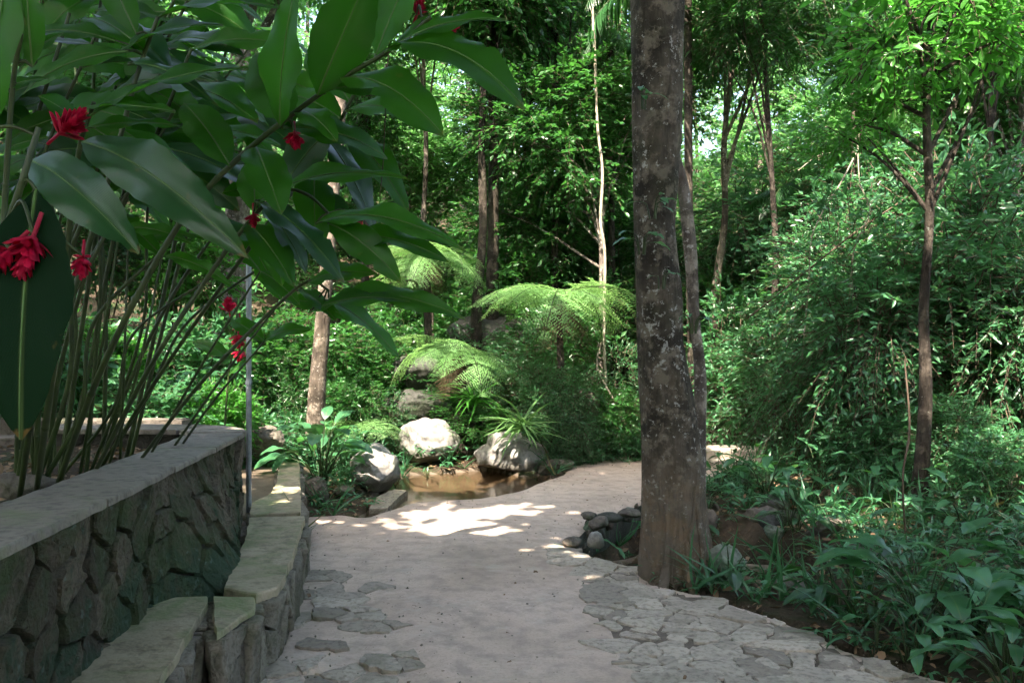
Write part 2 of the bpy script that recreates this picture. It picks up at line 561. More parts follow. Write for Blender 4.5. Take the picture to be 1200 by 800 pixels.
T_OVAL = tri_leaf(0.5)
T_LANCE = tri_leaf(0.26, 0.08, 0.25)
T_MID = leaf_tpl(0.42, ((0, 0.02), (0.22, 0.8), (0.5, 1.0), (0.8, 0.5), (1, 0)), 0.15, 0.2)
T_LMID = leaf_tpl(0.24, ((0, 0.02), (0.25, 0.9), (0.6, 0.9), (1, 0)), 0.15, 0.35)


def big_leaf(w, droop=0.35, wav=0.03, fold=0.18, seed=0, nl=18, nw=3, peak=0.42, petiole=0.06):
    """a large blade: unit length along y, droops along an arc, wavy margins"""
    rr = np.random.default_rng(seed)
    ph1, ph2 = rr.uniform(0, 6, 2)
    tw = rr.uniform(-0.25, 0.25)
    V, UV = [], []
    for i in range(nl + 1):
        tt = i / nl
        s = max(0.0, (tt - petiole) / (1 - petiole))
        e = math.log(0.5) / math.log(peak)
        prof = math.sin(PI * min(1, s ** e)) ** 0.75 if 0 < s < 1 else 0.0
        if s > 0.9: prof = min(prof, (1 - s) * 6.0)
        prof = max(prof, 0.03 if tt < 0.98 else 0.0)
        a = droop * tt * 2.0
        nk = [1 + rr.uniform(-.05, .04) - (rr.uniform(.1, .35) if rr.uniform() < .04 else 0) for _ in range(2)]
        cy = math.sin(a) / (droop * 2) if droop else tt
        cz = -(1 - math.cos(a)) / (droop * 2) if droop else 0
        ta = tw * tt
        for j in range(-nw, nw + 1):
            u = j / nw
            x = u * prof * w / 2 * (nk[0] if u < 0 else nk[1])
            z = abs(u) * prof * w * fold * (1 - abs(u) * 0.55)
            z += wav * prof * u * u * math.sin(tt * 13 + (ph1 if u < 0 else ph2) + u)
            if j == 0: z -= 0.004
            xr = x * math.cos(ta) - z * math.sin(ta)
            zr = x * math.sin(ta) + z * math.cos(ta)
            V.append((xr, cy - zr * math.sin(a) * 0 , cz + zr))
            UV.append((u * max(prof, 0.05), tt))
    Fq = []
    k = 2 * nw + 1
    for i in range(nl):
        for j in range(2 * nw):
            a = i * k + j
            Fq.append((a, a + 1, a + k + 1, a + k))
    return np.array(V), np.array(Fq), np.array(UV)


def tube(g, pts, rad, seg=8, rnd=0.5, cap=True, lump=0.0, seed=0, mi=0):
    pts = np.asarray(pts, dtype=float)
    n = len(pts)
    rad = np.full(n, rad, dtype=float) if not hasattr(rad, '__len__') else np.asarray(rad, dtype=float)
    tan = norm(np.gradient(pts, axis=0))
    ref = np.array([1.0, 0, 0]) if abs(tan[0][0]) < 0.8 else np.array([0, 1.0, 0])
    V = []
    a = np.linspace(0, 2 * PI, seg, endpoint=False)
    for i in range(n):
        ref = ref - tan[i] * ref.dot(tan[i]); ref = ref / np.linalg.norm(ref)
        bi = np.cross(tan[i], ref)
        V.append(pts[i] + rad[i] * (np.cos(a)[:, None] * ref + np.sin(a)[:, None] * bi))
    V = np.concatenate(V)
    if lump:
        c = np.repeat(pts, seg, 0)
        d = V - c
        V = c + d * (1 + lump * fbm(V * np.array([4, 4, 1.2]) + seed, 4, seed))[:, None]
    idx = np.arange(n * seg).reshape(n, seg)
    q = np.stack([idx[:-1], np.roll(idx[:-1], -1, 1), np.roll(idx[1:], -1, 1), idx[1:]], -1).reshape(-1, 4)
    Fs = [q]
    g.add(V, q, rnd, None, mi)
    if cap:
        g.add(V[-seg:], [tuple(range(seg))], rnd, None, mi)
        g.add(V[:seg], [tuple(range(seg))[::-1]], rnd, None, mi)


def spline(pts, n):
    """Catmull-Rom through points"""
    pts = [np.asarray(p, dtype=float) for p in pts]
    P0 = [2 * pts[0] - pts[1]] + pts + [2 * pts[-1] - pts[-2]]
    out = []
    for k in np.linspace(0, len(pts) - 1 - 1e-6, n):
        i = int(k); f = k - i
        a, b, c, d = P0[i], P0[i + 1], P0[i + 2], P0[i + 3]
        out.append(0.5 * (2 * b + (c - a) * f + (2 * a - 5 * b + 4 * c - d) * f * f + (3 * b - a - 3 * c + d) * f ** 3))
    return np.array(out)


def in_poly(x, y, poly):
    x = np.asarray(x); y = np.asarray(y)
    ins = np.zeros(x.shape, bool)
    n = len(poly)
    for i in range(n):
        x1, y1 = poly[i]; x2, y2 = poly[(i + 1) % n]
        if y1 == y2: continue
        c = ((y1 > y) != (y2 > y)) & (x < (x2 - x1) * (y - y1) / (y2 - y1) + x1)
        ins ^= c
    return ins


def poly_dist(x, y, poly, closed=True, want=False):
    """distance to the outline (and nearest point)"""
    best = np.full(x.shape, 1e9)
    bx = np.zeros(x.shape); by = np.zeros(x.shape)
    n = len(poly)
    for i in range(n if closed else n - 1):
        x1, y1 = poly[i]; x2, y2 = poly[(i + 1) % n]
        dx, dy = x2 - x1, y2 - y1
        L = dx * dx + dy * dy + 1e-12
        tt = np.clip(((x - x1) * dx + (y - y1) * dy) / L, 0, 1)
        qx, qy = x1 + tt * dx, y1 + tt * dy
        dd = np.hypot(x - qx, y - qy)
        m = dd < best
        best = np.where(m, dd, best); bx = np.where(m, qx, bx); by = np.where(m, qy, by)
    return (best, bx, by) if want else best


def sdist(x, y, poly):
    d = poly_dist(x, y, poly)
    return np.where(in_poly(x, y, poly), -d, d)


def rough_outline(poly, step=0.08, amp=0.02, seed=0, freq=5):
    out = []
    n = len(poly)
    for i in range(n):
        a = np.array(poly[i]); b = np.array(poly[(i + 1) % n])
        k = max(1, int(np.linalg.norm(b - a) / step))
        for j in range(k):
            out.append(a + (b - a) * j / k)
    out = np.array(out)
    p3 = np.c_[out * freq, np.zeros(len(out))]
    out = out + amp * np.c_[fbm(p3, 3, seed), fbm(p3 + 40, 3, seed + 9)]
    return [tuple(p) for p in out]


# ------------------------------------------------------------------ plan of the place
path_poly = [(-1.75, -4), (-1.75, 5.0), (-1.62, 6.6), gp(352, 603), gp(395, 601), gp(430, 603), gp(456, 594), gp(480, 587), gp(520, 585),
             gp(560, 583), gp(600, 574), gp(640, 561), gp(660, 554), gp(672, 545), gp(690, 538), gp(745, 531), gp(790, 524),
             gp(830, 514), gp(895, 517), gp(900, 540), gp(860, 549), gp(830, 562), gp(790, 577), gp(748, 588), gp(715, 598), gp(690, 610), gp(668, 634),
             gp(700, 648), gp(745, 660), gp(765, 680), gp(830, 692), gp(900, 716), gp(1000, 756), gp(1140, 802), (1.95, 3.2), (2.1, 1.0), (2.2, -4)]
pool_poly = [gp(430, 600), gp(456, 596), gp(480, 589), gp(560, 585), gp(600, 576), gp(640, 563), gp(640, 550), gp(610, 552), gp(570, 545), gp(530, 548), gp(480, 551), gp(440, 575)]
ditch_poly = [gp(672, 634), gp(692, 612), gp(716, 600), gp(748, 590), (1.35, 8.4), (2.1, 8.0), (2.6, 6.6), (1.9, 5.9), (1.25, 5.9), (0.85, 6.2), gp(745, 658), gp(700, 646)]
planter_poly = [(-1.70, -3), (-1.70, 2.6), (-1.87, 4.5), (-1.98, 5.8), (-2.2, 6.15), (-7.5, 6.4), (-7.5, -3)]
basin_poly = [(-1.75, 6.35), (-2.12, 8.5), (-2.2, 9.3), (-3.3, 9.3), (-3.0, 6.4)]


def smooth(a, b, x):
    k = np.clip((x - a) / (b - a), 0, 1)
    return k * k * (3 - 2 * k)


def H(x, y):
    x = np.asarray(x, dtype=float); y = np.asarray(y, dtype=float)
    shp = x.shape
    x = x.ravel(); y = y.ravel()
    p = np.c_[x, y, np.zeros_like(x)]
    h = -0.05 + 0.05 * fbm(p * 1.1, 3, 3) + 0.012 * fbm(p * 7, 3, 4)
    far = np.hypot(np.maximum(0, y - 12.8), 0)
    h = h + 0.40 * np.where(y > 12.8, y - 12.8 - 0.6 * (1 - np.exp(-(y - 12.8) / 0.6)), 0) * (1 - 0.35 * smooth(25, 60, y)) * smooth(70, 40, y) * (1 - 0.8 * smooth(2.4, 3.2, x) * smooth(16.5, 14.5, y) * smooth(7, 5, x))
    h = h + 0.28 * np.maximum(0, -x - 2.6) * smooth(6.8, 9, y) * smooth(40, 15, -x)
    h = h + 0.16 * np.maximum(0, x - 3.0) * smooth(40, 12, x)
    # bank behind the pool
    h = h + 0.55 * smooth(10.9, 12.4, y) * smooth(1.2, 0.3, x) * smooth(16, 12.5, y) * smooth(-6, -3.5, x)
    sdp = sdist(x, y, path_poly)
    h = np.where((sdp < 0.0), -0.30, h * smooth(0, 0.5, sdp) + (-0.03) * (1 - smooth(0, 0.5, sdp)))
    h = np.where((sdp < 0.02), np.minimum(h, -0.16), h)
    sq = sdist(x, y, pool_poly)
    h = np.where(sq < 0.12, -0.24 + (h + 0.24) * smooth(-0.12, 0.12, sq), h)
    sd = sdist(x, y, ditch_poly)
    h = np.where(sd < 0.15, -0.8 + (h + 0.8) * smooth(-0.2, 0.15, sd), h)
    spn = sdist(x, y, planter_poly)
    h = np.where(spn < 0.1, 0.84 + (h - 0.84) * smooth(-0.02, 0.1, spn) + 0.03 * fbm(p * 5, 3, 8), h)
    sb = sdist(x, y, basin_poly)
    h = np.where(sb < 0.2, 0.24 + (h - 0.24) * smooth(-0.05, 0.2, sb), h)
    return h.reshape(shp)


def h1(x, y):
    return float(H(np.array([x]), np.array([y]))[0])


def grid_axis(a, b, step, far, growth=1.22):
    core = list(np.arange(a, b + 1e-6, step))
    lo, s, v = [], step, a
    while v > -far:
        s *= growth; v -= s; lo.append(v)
    hi, s, v = [], step, b
    while v < far:
        s *= growth; v += s; hi.append(v)
    return np.array(lo[::-1] + core + hi)


xs = grid_axis(-6, 7, 0.08, 260)
ys = grid_axis(1.5, 15, 0.08, 260)
X, Y = np.meshgrid(xs, ys)
Z = H(X, Y)
idx = np.arange(X.size).reshape(X.shape)
q = np.stack([idx[:-1, :-1], idx[:-1, 1:], idx[1:, 1:], idx[1:, :-1]], -1).reshape(-1, 4)
g = G(); g.add(np.c_[X.ravel(), Y.ravel(), Z.ravel()], q)
cx = X.ravel()[q].mean(1); cy = Y.ravel()[q].mean(1)
near = (sdist(cx, cy, pool_poly) < 0.05) | (sdist(cx, cy, basin_poly) < 0.05)
g.faces = [(q[~near], 0), (q[near], 1)]
tag(g.obj('ground', [M['soil'], M['sand']]), kind='structure')

reg_r = [gp(640, 648), gp(668, 637), gp(745, 662), gp(765, 684), gp(830, 696), gp(900, 720), gp(1000, 761), gp(1135, 808), (2.0, 3.0), (2.1, 1.5), (0.5, 1.5), (0.56, 3.3), gp(745, 800), gp(715, 755), gp(690, 720), gp(700, 690), gp(672, 665)]
reg_l = [(-1.72, 5.2), gp(360, 668), gp(400, 668), gp(440, 690), gp(470, 720), gp(500, 765), gp(510, 805), (-0.35, 2.8), (-0.3, 1.5), (-1.72, 1.5)]
# ---- path slab
st = 0.05
gx = np.arange(-2.0, 4.6, st); gy = np.arange(-4.0, 14.2, st)
pp = rough_outline(path_poly, 0.06, 0.025, 2, 4)
CX, CY = np.meshgrid(gx[:-1] + st / 2, gy[:-1] + st / 2)
ins = in_poly(CX, CY, pp)
VX, VY = np.meshgrid(gx, gy)
vid = np.arange(VX.size).reshape(VX.shape)
cells = np.stack([vid[:-1, :-1], vid[:-1, 1:], vid[1:, 1:], vid[1:, :-1]], -1)[ins]
cnt = np.zeros(VX.size, int); np.add.at(cnt, cells.ravel(), 1)
vx = VX.ravel().copy(); vy = VY.ravel().copy()
bd = (cnt > 0) & (cnt < 4)
_, bx, by = poly_dist(vx[bd], vy[bd], pp, True, True)
vx[bd] = bx; vy[bd] = by
p3 = np.c_[vx, vy, np.zeros_like(vx)]
vz = 0.012 * fbm(p3 * 1.3, 3, 21) + 0.004 * fbm(p3 * 9, 3, 22)
dd = poly_dist(vx, vy, pp)
vz = vz - 0.035 * np.exp(-dd / 0.05)
for _rg in (reg_r, reg_l):
    vz = vz - 0.009 * smooth(-0.0, 0.07, -sdist(vx, vy, _rg))
used = cnt > 0
remap = -np.ones(VX.size, int); remap[used] = np.arange(used.sum())
PV = np.c_[vx, vy, vz][used]
PF = remap[cells]
ed = {}
for f in PF:
    for a, b in ((f[0], f[1]), (f[1], f[2]), (f[2], f[3]), (f[3], f[0])):
        if (b, a) in ed: del ed[(b, a)]
        else: ed[(a, b)] = 1
g = G(); g.add(PV, PF)
g.faces = [(PF, 0)]
bv = sorted({a for e in ed for a in e})
bm_ = {a: i for i, a in enumerate(bv)}
low = PV[bv].copy(); low[:, 2] = -0.33
g.V.append(low); g.A.append(np.full(len(low), .5)); g.UV.append(np.zeros((len(low), 2)))
g.faces.append((np.array([(b, a, len(PV) + bm_[a], len(PV) + bm_[b]) for a, b in ed]), 1))
cpath = PV[PF].mean(1)
jn = sdist(cpath[:, 0], cpath[:, 1], reg_r) < -.06
skirt = g.faces[-1]
g.faces = [(PF[~jn], 0), (PF[jn], 2), skirt]
t = NT('joint_dirt')
co = t.coord('Object')
M['joint'] = t.fin(t.ramp(t.noise(co, 9, 6, .7), [(0.3, (0.09, 0.075, 0.058)), (0.7, (0.22, 0.18, 0.145))]), 0.95, t.bump(t.noise(co, 40, 5), .6, .01), .2)
tag(g.obj('path', [M['path'], M['rock_dark'], M['joint']]), kind='structure')


def path_z(x, y):
    p = np.array([[x, y, 0.0]])
    return float(0.012 * fbm(p * 1.3, 3, 21)[0] + 0.004 * fbm(p * 9, 3, 22)[0])


# ---- voronoi stones
def clip_poly(poly, nx, ny, c):
    """keep nx*x+ny*y<=c"""
    out = []
    n = len(poly)
    for i in range(n):
        a, b = poly[i], poly[(i + 1) % n]
        da = nx * a[0] + ny * a[1] - c; db = nx * b[0] + ny * b[1] - c
        if da <= 0: out.append(a)
        if (da < 0) != (db < 0) and abs(da - db) > 1e-12:
            k = da / (da - db)
            out.append((a[0] + (b[0] - a[0]) * k, a[1] + (b[1] - a[1]) * k))
    return out


def voronoi(pts, box, gap=0.01, R=None):
    pts = np.array(pts)
    x0, y0, x1, y1 = box
    out = []
    for i, p in enumerate(pts):
        poly = [(x0, y0), (x1, y0), (x1, y1), (x0, y1)]
        d = np.hypot(*(pts - p).T)
        for j in np.argsort(d)[1:22]:
            qn = pts[j]
            v = qn - p; L = np.hypot(*v)
            v = v / L
            poly = clip_poly(poly, v[0], v[1], float(v.dot((p + qn) / 2)) - gap / 2)
            if len(poly) < 3: break
        if len(poly) >= 3: out.append((p, poly))
    return out


def jitter_pts(box, sx, sy, rng, jit=0.75):
    x0, y0, x1, y1 = box
    pts = []
    nx = max(1, int((x1 - x0) / sx)); ny = max(1, int((y1 - y0) / sy))
    for j in range(ny):
        for i in range(nx):
            pts.append((x0 + (i + .5 + rng.uniform(-.5, .5) * jit + (0.5 if j % 2 else 0)) * (x1 - x0) / nx, y0 + (j + .5 + rng.uniform(-.5, .5) * jit) * (y1 - y0) / ny))
    return pts


def ragged(poly, step, amp, rng):
    out = []
    n = len(poly)
    for i in range(n):
        a = np.array(poly[i]); b = np.array(poly[(i + 1) % n])
        L = np.linalg.norm(b - a)
        if L < 1e-5: continue
        k = max(1, int(round(L / step)))
        nn = np.array([-(b - a)[1], (b - a)[0]]) / L
        out.append(a * 0.97 + (np.array(poly).mean(0)) * 0.03)
        for j in range(1, k):
            out.append(a + (b - a) * j / k + nn * rng.uniform(-amp, amp))
    return np.array(out)


def stone_faces(g, poly2, to3, depth, rng, crown=0.25, inset=0.012):
    """one pillowed stone: poly2 in (s,t), to3(s,t,depth)->xyz"""
    c = poly2.mean(0)
    r = rng.uniform(0, 1)
    n = len(poly2)
    sz = np.sqrt(max(1e-5, 0.5 * abs(np.sum(poly2[:, 0] * np.roll(poly2[:, 1], -1) - np.roll(poly2[:, 0], -1) * poly2[:, 1]))))
    tl = rng.uniform(-0.16, 0.16, 2)
    rings = []
    for k, (sh, dp) in enumerate(((0.0, -0.02), (0.001, depth * 0.75), (inset * 0.45, depth * 0.97), (sz * 0.16, depth), (sz * 0.34, depth * (1 + crown * 0.06)))):
        f = 1 - min(0.9, sh / (sz * 0.55))
        q = c + (poly2 - c) * f
        rel = (q - c)
        dpt = dp + (rel[:, 0] * tl[0] + rel[:, 1] * tl[1]) * (1 if k >= 2 else 0)
        if k >= 2: dpt = dpt + 0.007 * rng.uniform(-1, 1, n)
        rings.append(to3(q[:, 0], q[:, 1], dpt))
    V = np.concatenate(rings + [to3(c[:1] * 1.0, c[1:2] * 1.0, np.array([depth * 1.05]))])
    Fs = []
    for k in range(len(rings) - 1):
        for i in range(n):
            j = (i + 1) % n
            Fs.append((k * n + i, k * n + j, (k + 1) * n + j, (k + 1) * n + i))
    k = len(rings) - 1
    for i in range(n):
        Fs.append((k * n + i, k * n + (i + 1) % n, len(V) - 1))
    g.add(V, Fs, r)


# flagstones set into the path
rng = np.random.default_rng(4)


def flag_region(poly, sx, sy, seed, zoff=0.010, gap=0.012, skip=0.10):
    rng = np.random.default_rng(seed)
    g = G()
    xs_ = [p[0] for p in poly]; ys_ = [p[1] for p in poly]
    box = (min(xs_), min(ys_), max(xs_), max(ys_))
    for (p, cell) in voronoi(jitter_pts(box, sx, sy, rng, 1.25), box, gap):
        sd = sdist(np.array([p[0]]), np.array([p[1]]), poly)[0]
        if sd > -0.02: continue
        if rng.uniform() < skip: continue
        pl = np.array(cell)
        pl = ragged(cell, 0.045, 0.016, rng)
        h0 = path_z(p[0], p[1]) + zoff * rng.uniform(0.1, 1.7)
        tx, ty = rng.uniform(-0.035, 0.035, 2)
        c = pl.mean(0)
        n = len(pl)
        r = rng.uniform()
        rings = []
        for f, dz in ((1.0, -0.04), (1.0, -0.002), (0.975, 0.003), (0.6, 0.0045)):
            q = c + (pl - c) * f
            rings.append(np.c_[q, h0 - 0.006 + dz + (q[:, 0] - c[0]) * tx + (q[:, 1] - c[1]) * ty + (0.0016 * rng.uniform(-1, 1, n) if dz > 0 else 0)])
        V = np.concatenate(rings + [[[c[0], c[1], h0 + 0.005]]])
        Fs = []
        for k in range(3):
            for i in range(n):
                j = (i + 1) % n
                Fs.append((k * n + i, k * n + j, (k + 1) * n + j, (k + 1) * n + i))
        for i in range(n): Fs.append((3 * n + i, 3 * n + (i + 1) % n, 4 * n))
        g.add(V, Fs, r)
    return g


tag(flag_region(reg_r, 0.29, 0.15, 5, 0.009).obj('flagstones', M['flag'], smooth=False), kind='structure')
tag(flag_region(reg_r, 0.26, 0.09, 15, 0.007, 0.04).obj('flagstones', M['flag'], smooth=False), kind='structure')
tag(flag_region(reg_l, 0.24, 0.11, 6, 0.006, 0.008, 0.3).obj('flagstones', M['flag'], smooth=False), kind='structure')


# ---- stone walls along a plan polyline
def batter(y, z):
    return 0.36 * smooth(3.95, 4.5, y) * (1 - smooth(4.7, 5.95, y)) * np.clip(1 - z / 0.925, 0, 1)


def wall_face(g, line, z0, z1, sx, sz, seed, depth=0.03, jit=0.7, gap=0.018, bat=False):
    rng = np.random.default_rng(seed)
    L = np.array(line)
    seg = np.hypot(*np.diff(L, axis=0).T)
    cum = np.concatenate([[0], np.cumsum(seg)])

    def to3(s, z, dep):
        s = np.clip(s, 0, cum[-1])
        x = np.interp(s, cum, L[:, 0]); y = np.interp(s, cum, L[:, 1])
        e = 0.06
        tx = np.interp(s + e, cum, L[:, 0]) - np.interp(s - e, cum, L[:, 0])
        ty = np.interp(s + e, cum, L[:, 1]) - np.interp(s - e, cum, L[:, 1])
        k = np.hypot(tx, ty) + 1e-9
        nx, ny = ty / k, -tx / k
        if bat: dep = dep + batter(y, z)
        return np.c_[x + nx * dep, y + ny * dep, z]
    box = (0, z0, cum[-1], z1)
    for (p, cell) in voronoi(jitter_pts(box, sx, sz, rng, jit), box, gap):
        stone_faces(g, ragged(cell, 0.04, 0.009, rng), to3, depth * rng.uniform(0.6, 1.5), rng)


def extrude_poly(g, poly, z0, z1, rnd=0.5, mi=0, bev=0.006, zfun=None):
    poly = np.array(poly)
    c = poly.mean(0)
    n = len(poly)
    rings = []
    for f, z in ((0, z0), (0, z1 - bev), (bev, z1)):
        d = poly - c
        L = np.hypot(*d.T)[:, None]
        rings.append(np.c_[poly - d / L * f, np.full(n, z)])
    V = np.concatenate(rings)
    if zfun is not None: V[n:, 2] += zfun(V[n:, 0], V[n:, 1])
    Fs = [tuple(range(n))[::-1]]
    for k in range(2):
        for i in range(n):
            j = (i + 1) % n
            Fs.append((k * n + i, k * n + j, (k + 1) * n + j, (k + 1) * n + i))
    Fs.append(tuple(2 * n + i for i in range(n)))
    g.add(V, Fs, rnd, None, mi)


def offset_line(line, d):
    L = np.array(line)
    tn = norm(np.gradient(L, axis=0))
    return L + np.c_[tn[:, 1], -tn[:, 0]] * d


wl = spline([(-1.50, -1.5, 0), (-1.50, 1.0, 0), (-1.57, 2.63, 0), (-1.72, 4.3, 0), (-1.84, 5.6, 0), (-1.90, 6.0, 0), (-2.06, 6.24, 0), (-2.4, 6.36, 0), (-3.4, 6.42, 0)], 60)[:, :2]
root = empty('planter_wall', (-1.7, 3.0, 0), 'chest-high mossy rubble stone planter wall with slate coping along the left of the path', 'wall')
g = G(); wall_face(g, offset_line(wl, -0.03), 0.0, 0.943, 0.27, 0.135, 3, 0.032, 0.6, 0.015, True)
o = g.obj('stone_facing', M['wall_stone'], root, smooth=False); o.matrix_parent_inverse = Matrix.Translation((1.7, -3.0, 0))
g = G()
inner = offset_line(wl, -0.31)
outer = offset_line(wl, -0.032)
n = len(wl)
outlow = outer + np.c_[batter(outer[:, 1], 0), np.zeros(n)]
V = np.concatenate([np.c_[outlow, np.full(n, -0.1)], np.c_[outer, np.full(n, 0.943)], np.c_[inner, np.full(n, 0.943)], np.c_[inner, np.full(n, -0.1)]])
ii = np.arange(n - 1)
q = np.concatenate([np.stack([ii + a * n, ii + 1 + a * n, ii + 1 + b * n, ii + b * n], -1) for a, b in ((0, 1), (1, 2), (2, 3))])
g.add(V, q)
o = g.obj('wall_core', M['mortar'], root, smooth=False); o.matrix_parent_inverse = Matrix.Translation((1.7, -3.0, 0))
# coping slabs
co_out, co_in = offset_line(wl, 0.03), offset_line(wl, -0.345)
rng = np.random.default_rng(8)
cuts = [0, 7, 13, 18, 22, 26, 30, 34, 38, 43, 50, 59]
for k in range(len(cuts) - 1):
    a, b = cuts[k], cuts[k + 1]
    A = co_out[a:b + 1].copy(); B = co_in[a:b + 1].copy()
    dirv = norm((A[-1] - A[0])[None])[0]
    A[0] += dirv * 0.006; B[0] += dirv * 0.006; A[-1] -= dirv * 0.006; B[-1] -= dirv * 0.006
    ring = rough_outline([tuple(p) for p in A] + [tuple(p) for p in B[::-1]], 0.03, 0.006, 30 + k, 12)
    g = G()
    dz = rng.uniform(-0.004, 0.006)
    extrude_poly(g, ring, 0.9445, 0.975 + dz, rng.uniform(), 0, 0.007)
    o = g.obj('coping_slab', M['coping'], root, smooth=False); o.matrix_parent_inverse = Matrix.Translation((1.7, -3.0, 0))


def stone_block(name, top, ztop, slab, label, cat, group=None, sx=0.16, sz=0.15, seed=1, face_idx=None, mat='bench_top', overh=0.0, split=None):
    """a rubble block with a slate slab seat; top = outline in plan, anticlockwise from above"""
    c = np.array(top).mean(0)
    root = empty(name, (c[0], c[1], 0), label, cat, group)
    inv = Matrix.Translation((-c[0], -c[1], 0))
    body = c + (np.array(top) - c) * 0.97
    g = G(); extrude_poly(g, body, -0.1, ztop - slab, 0.5)
    o = g.obj('block_core', M['mortar'], root, smooth=False); o.matrix_parent_inverse = inv
    g = G()
    line = [tuple(p) for p in (c + (np.array(top) - c) * 0.985)]
    if face_idx: line = line[face_idx[0]:face_idx[1]]
    else: line = line + [line[0]]
    wall_face(g, spline([(p[0], p[1], 0) for p in line], 30)[:, :2] if len(line) > 2 else line, 0.0, ztop - slab - 0.004, sx, sz, seed, 0.022, 0.6, 0.014)
    o = g.obj('stone_facing', M['bench_stone'], root); o.matrix_parent_inverse = inv
    g = G()
    ring = rough_outline(top, 0.03, 0.008, seed + 5, 9)
    extrude_poly(g, ring, ztop - slab, ztop, 0.5, 0, 0.008, lambda x, y: 0.004 * fbm(np.c_[x * 3, y * 3, x * 0], 2, seed))
    o = g.obj('seat_slab', M[mat], root, smooth=False); o.matrix_parent_inverse = inv
    return root


hb = 0.36
A_top = [(-1.10, 1.2), gp(185, 802, hb), gp(243, 704, hb), gp(243, 697, hb), gp(160, 699, hb), (-1.72, 3.1), (-1.6, 1.2)]
stone_block('stone_bench', A_top, hb, 0.045, 'long low stone bench nearest the camera, its pale slate seat against the planter wall', 'bench', None, 0.17, 0.16, 11)
B_top = [gp(253, 742, hb), gp(298, 712, hb), gp(298, 698, hb), gp(249, 697, hb)]
stone_block('stone_block', B_top, hb, 0.03, 'small stone block with a pale top between the two stone benches', 'stone block', None, 0.12, 0.30, 12)
C_top = [gp(262, 688, hb), gp(300, 695, hb), gp(325, 686, hb), gp(342, 655, hb), gp(352, 625, hb), gp(357, 603, hb), gp(292, 606, hb), gp(288, 625, hb), gp(275, 660, hb)]
stone_block('stone_bench', C_top, hb, 0.05, 'curved stone bench with a green-stained slate top at the end of the planter wall', 'bench', None, 0.14, 0.33, 13)
D_top = [gp(293, 602, 0.34), gp(352, 600, 0.34), gp(352, 572, .34), gp(351, 541, .34), gp(327, 541, .34), gp(325, 560, .34), gp(318, 577, .34), gp(293, 590, .34)]
stone_block('basin_kerb', D_top, 0.34, 0.04, 'pale stone kerb around the sandy basin beyond the curved stone bench', 'kerb', None, 0.16, 0.15, 14)

# rear steps behind the planter plants
for k, (y0, y1, z, x0, x1) in enumerate(((6.75, 6.95, 0.84, -5.2, -3.0), (7.5, 7.7, 0.91, -5.4, -2.9))):
    g = G()
    ring = rough_outline([(x0, y0), (x1, y0), (x1, y1), (x0, y1)], 0.06, 0.015, 60 + k, 6)
    extrude_poly(g, ring, 0.3, z, 0.6, 0, 0.01)
    tag(g.obj('garden_step', M['rock'], smooth=False), ('lower' if k == 0 else 'upper') + ' of the two low stone steps behind the ginger stems', 'step')

# far stone steps right of the big trunk
for k, (px0, px1, py, z, dep) in enumerate(((832, 898, 541, 0.06, 0.5), (828, 896, 528, 0.16, 0.6))):
    a = gp(px0, py, z); b = gp(px1, py, z)
    g = G()
    ring = rough_outline([a, b, (b[0] + 0.1, b[1] + dep), (a[0] + 0.05, a[1] + dep)], 0.06, 0.03, 70 + k, 5)
    extrude_poly(g, ring, -0.2, z, 0.6, 0, 0.012)
    tag(g.obj('stone_step', M['flag'], smooth=False), ('lower' if k == 0 else 'upper') + ' of the two stone steps beyond the rocks right of the big trunk', 'step')

# metal pole
root = empty('metal_pole', (-2.02, 6.55, 0.1), 'thin grey metal pole standing at the far end of the planter wall', 'pole')
g = G(); tube(g, [(0, 0, 0), (0, 0, 1.0), (0, 0, 2.22)], 0.021, 16); g.obj('tube', M['metal'], root)
g = G(); tube(g, [(0, 0, 2.22), (0, 0, 2.235)], 0.024, 16); g.obj('cap', M['metal'], root)
g = G(); tube(g, [(0, 0, 1.17), (0, 0, 1.20)], 0.026, 16); g.obj('collar', M['metal'], root)

# water
g = G()
wp = rough_outline(pool_poly, 0.1, 0.02, 3, 3)
cw = np.array(wp).mean(0); wp = cw + (np.array(wp) - cw) * 1.05
g.add(np.c_[wp, np.full(len(wp), -0.075)], [tuple(range(len(wp)))])
tag(g.obj('water', M['water'], smooth=False), kind='structure')
g = G(); rw = rough_outline(ditch_poly, 0.1, 0.02, 4, 3)
g.add(np.c_[np.array(rw), np.full(len(rw), -0.66)], [tuple(range(len(rw)))])
tag(g.obj('water', M['water'], smooth=False), kind='structure')

# ------------------------------------------------------------------ rocks
_bm = bmesh.new(); bmesh.ops.create_icosphere(_bm, subdivisions=5, radius=1.0)
ICO_V = np.array([v.co[:] for v in _bm.verts]); ICO_F = np.array([[v.index for v in f.verts] for f in _bm.faces]); _bm.free()
_bm = bmesh.new(); bmesh.ops.create_icosphere(_bm, subdivisions=3, radius=1.0)
ICO3_V = np.array([v.co[:] for v in _bm.verts]); ICO3_F = np.array([[v.index for v in f.verts] for f in _bm.faces]); _bm.free()


def rock_mesh(name, seed, dims, mat, rough=0.22, cuts=7, hi=True, flat=0.35):
    rng = np.random.default_rng(seed)
    V = (ICO_V if hi else ICO3_V).copy()
    V = V * (1 + rough * fbm(V * 1.1 + seed * 3.1, 3, seed))[:, None]
    for _ in range(cuts):
        nrm = norm(rng.normal(size=3)[None])[0]
        k = rng.uniform(0.62, 0.9)
        dd = V @ nrm - k
        V = V - np.maximum(0, dd)[:, None] * nrm * 0.85
    V = V * (1 + 0.05 * fbm(V * 4 + seed, 3, seed + 4) + 0.015 * fbm(V * 14, 2, seed + 5))[:, None]
    V = V * np.array(dims) / 2
    g = G(); g.add(V, ICO_F if hi else ICO3_F)
    return g.mesh(name, M[mat])


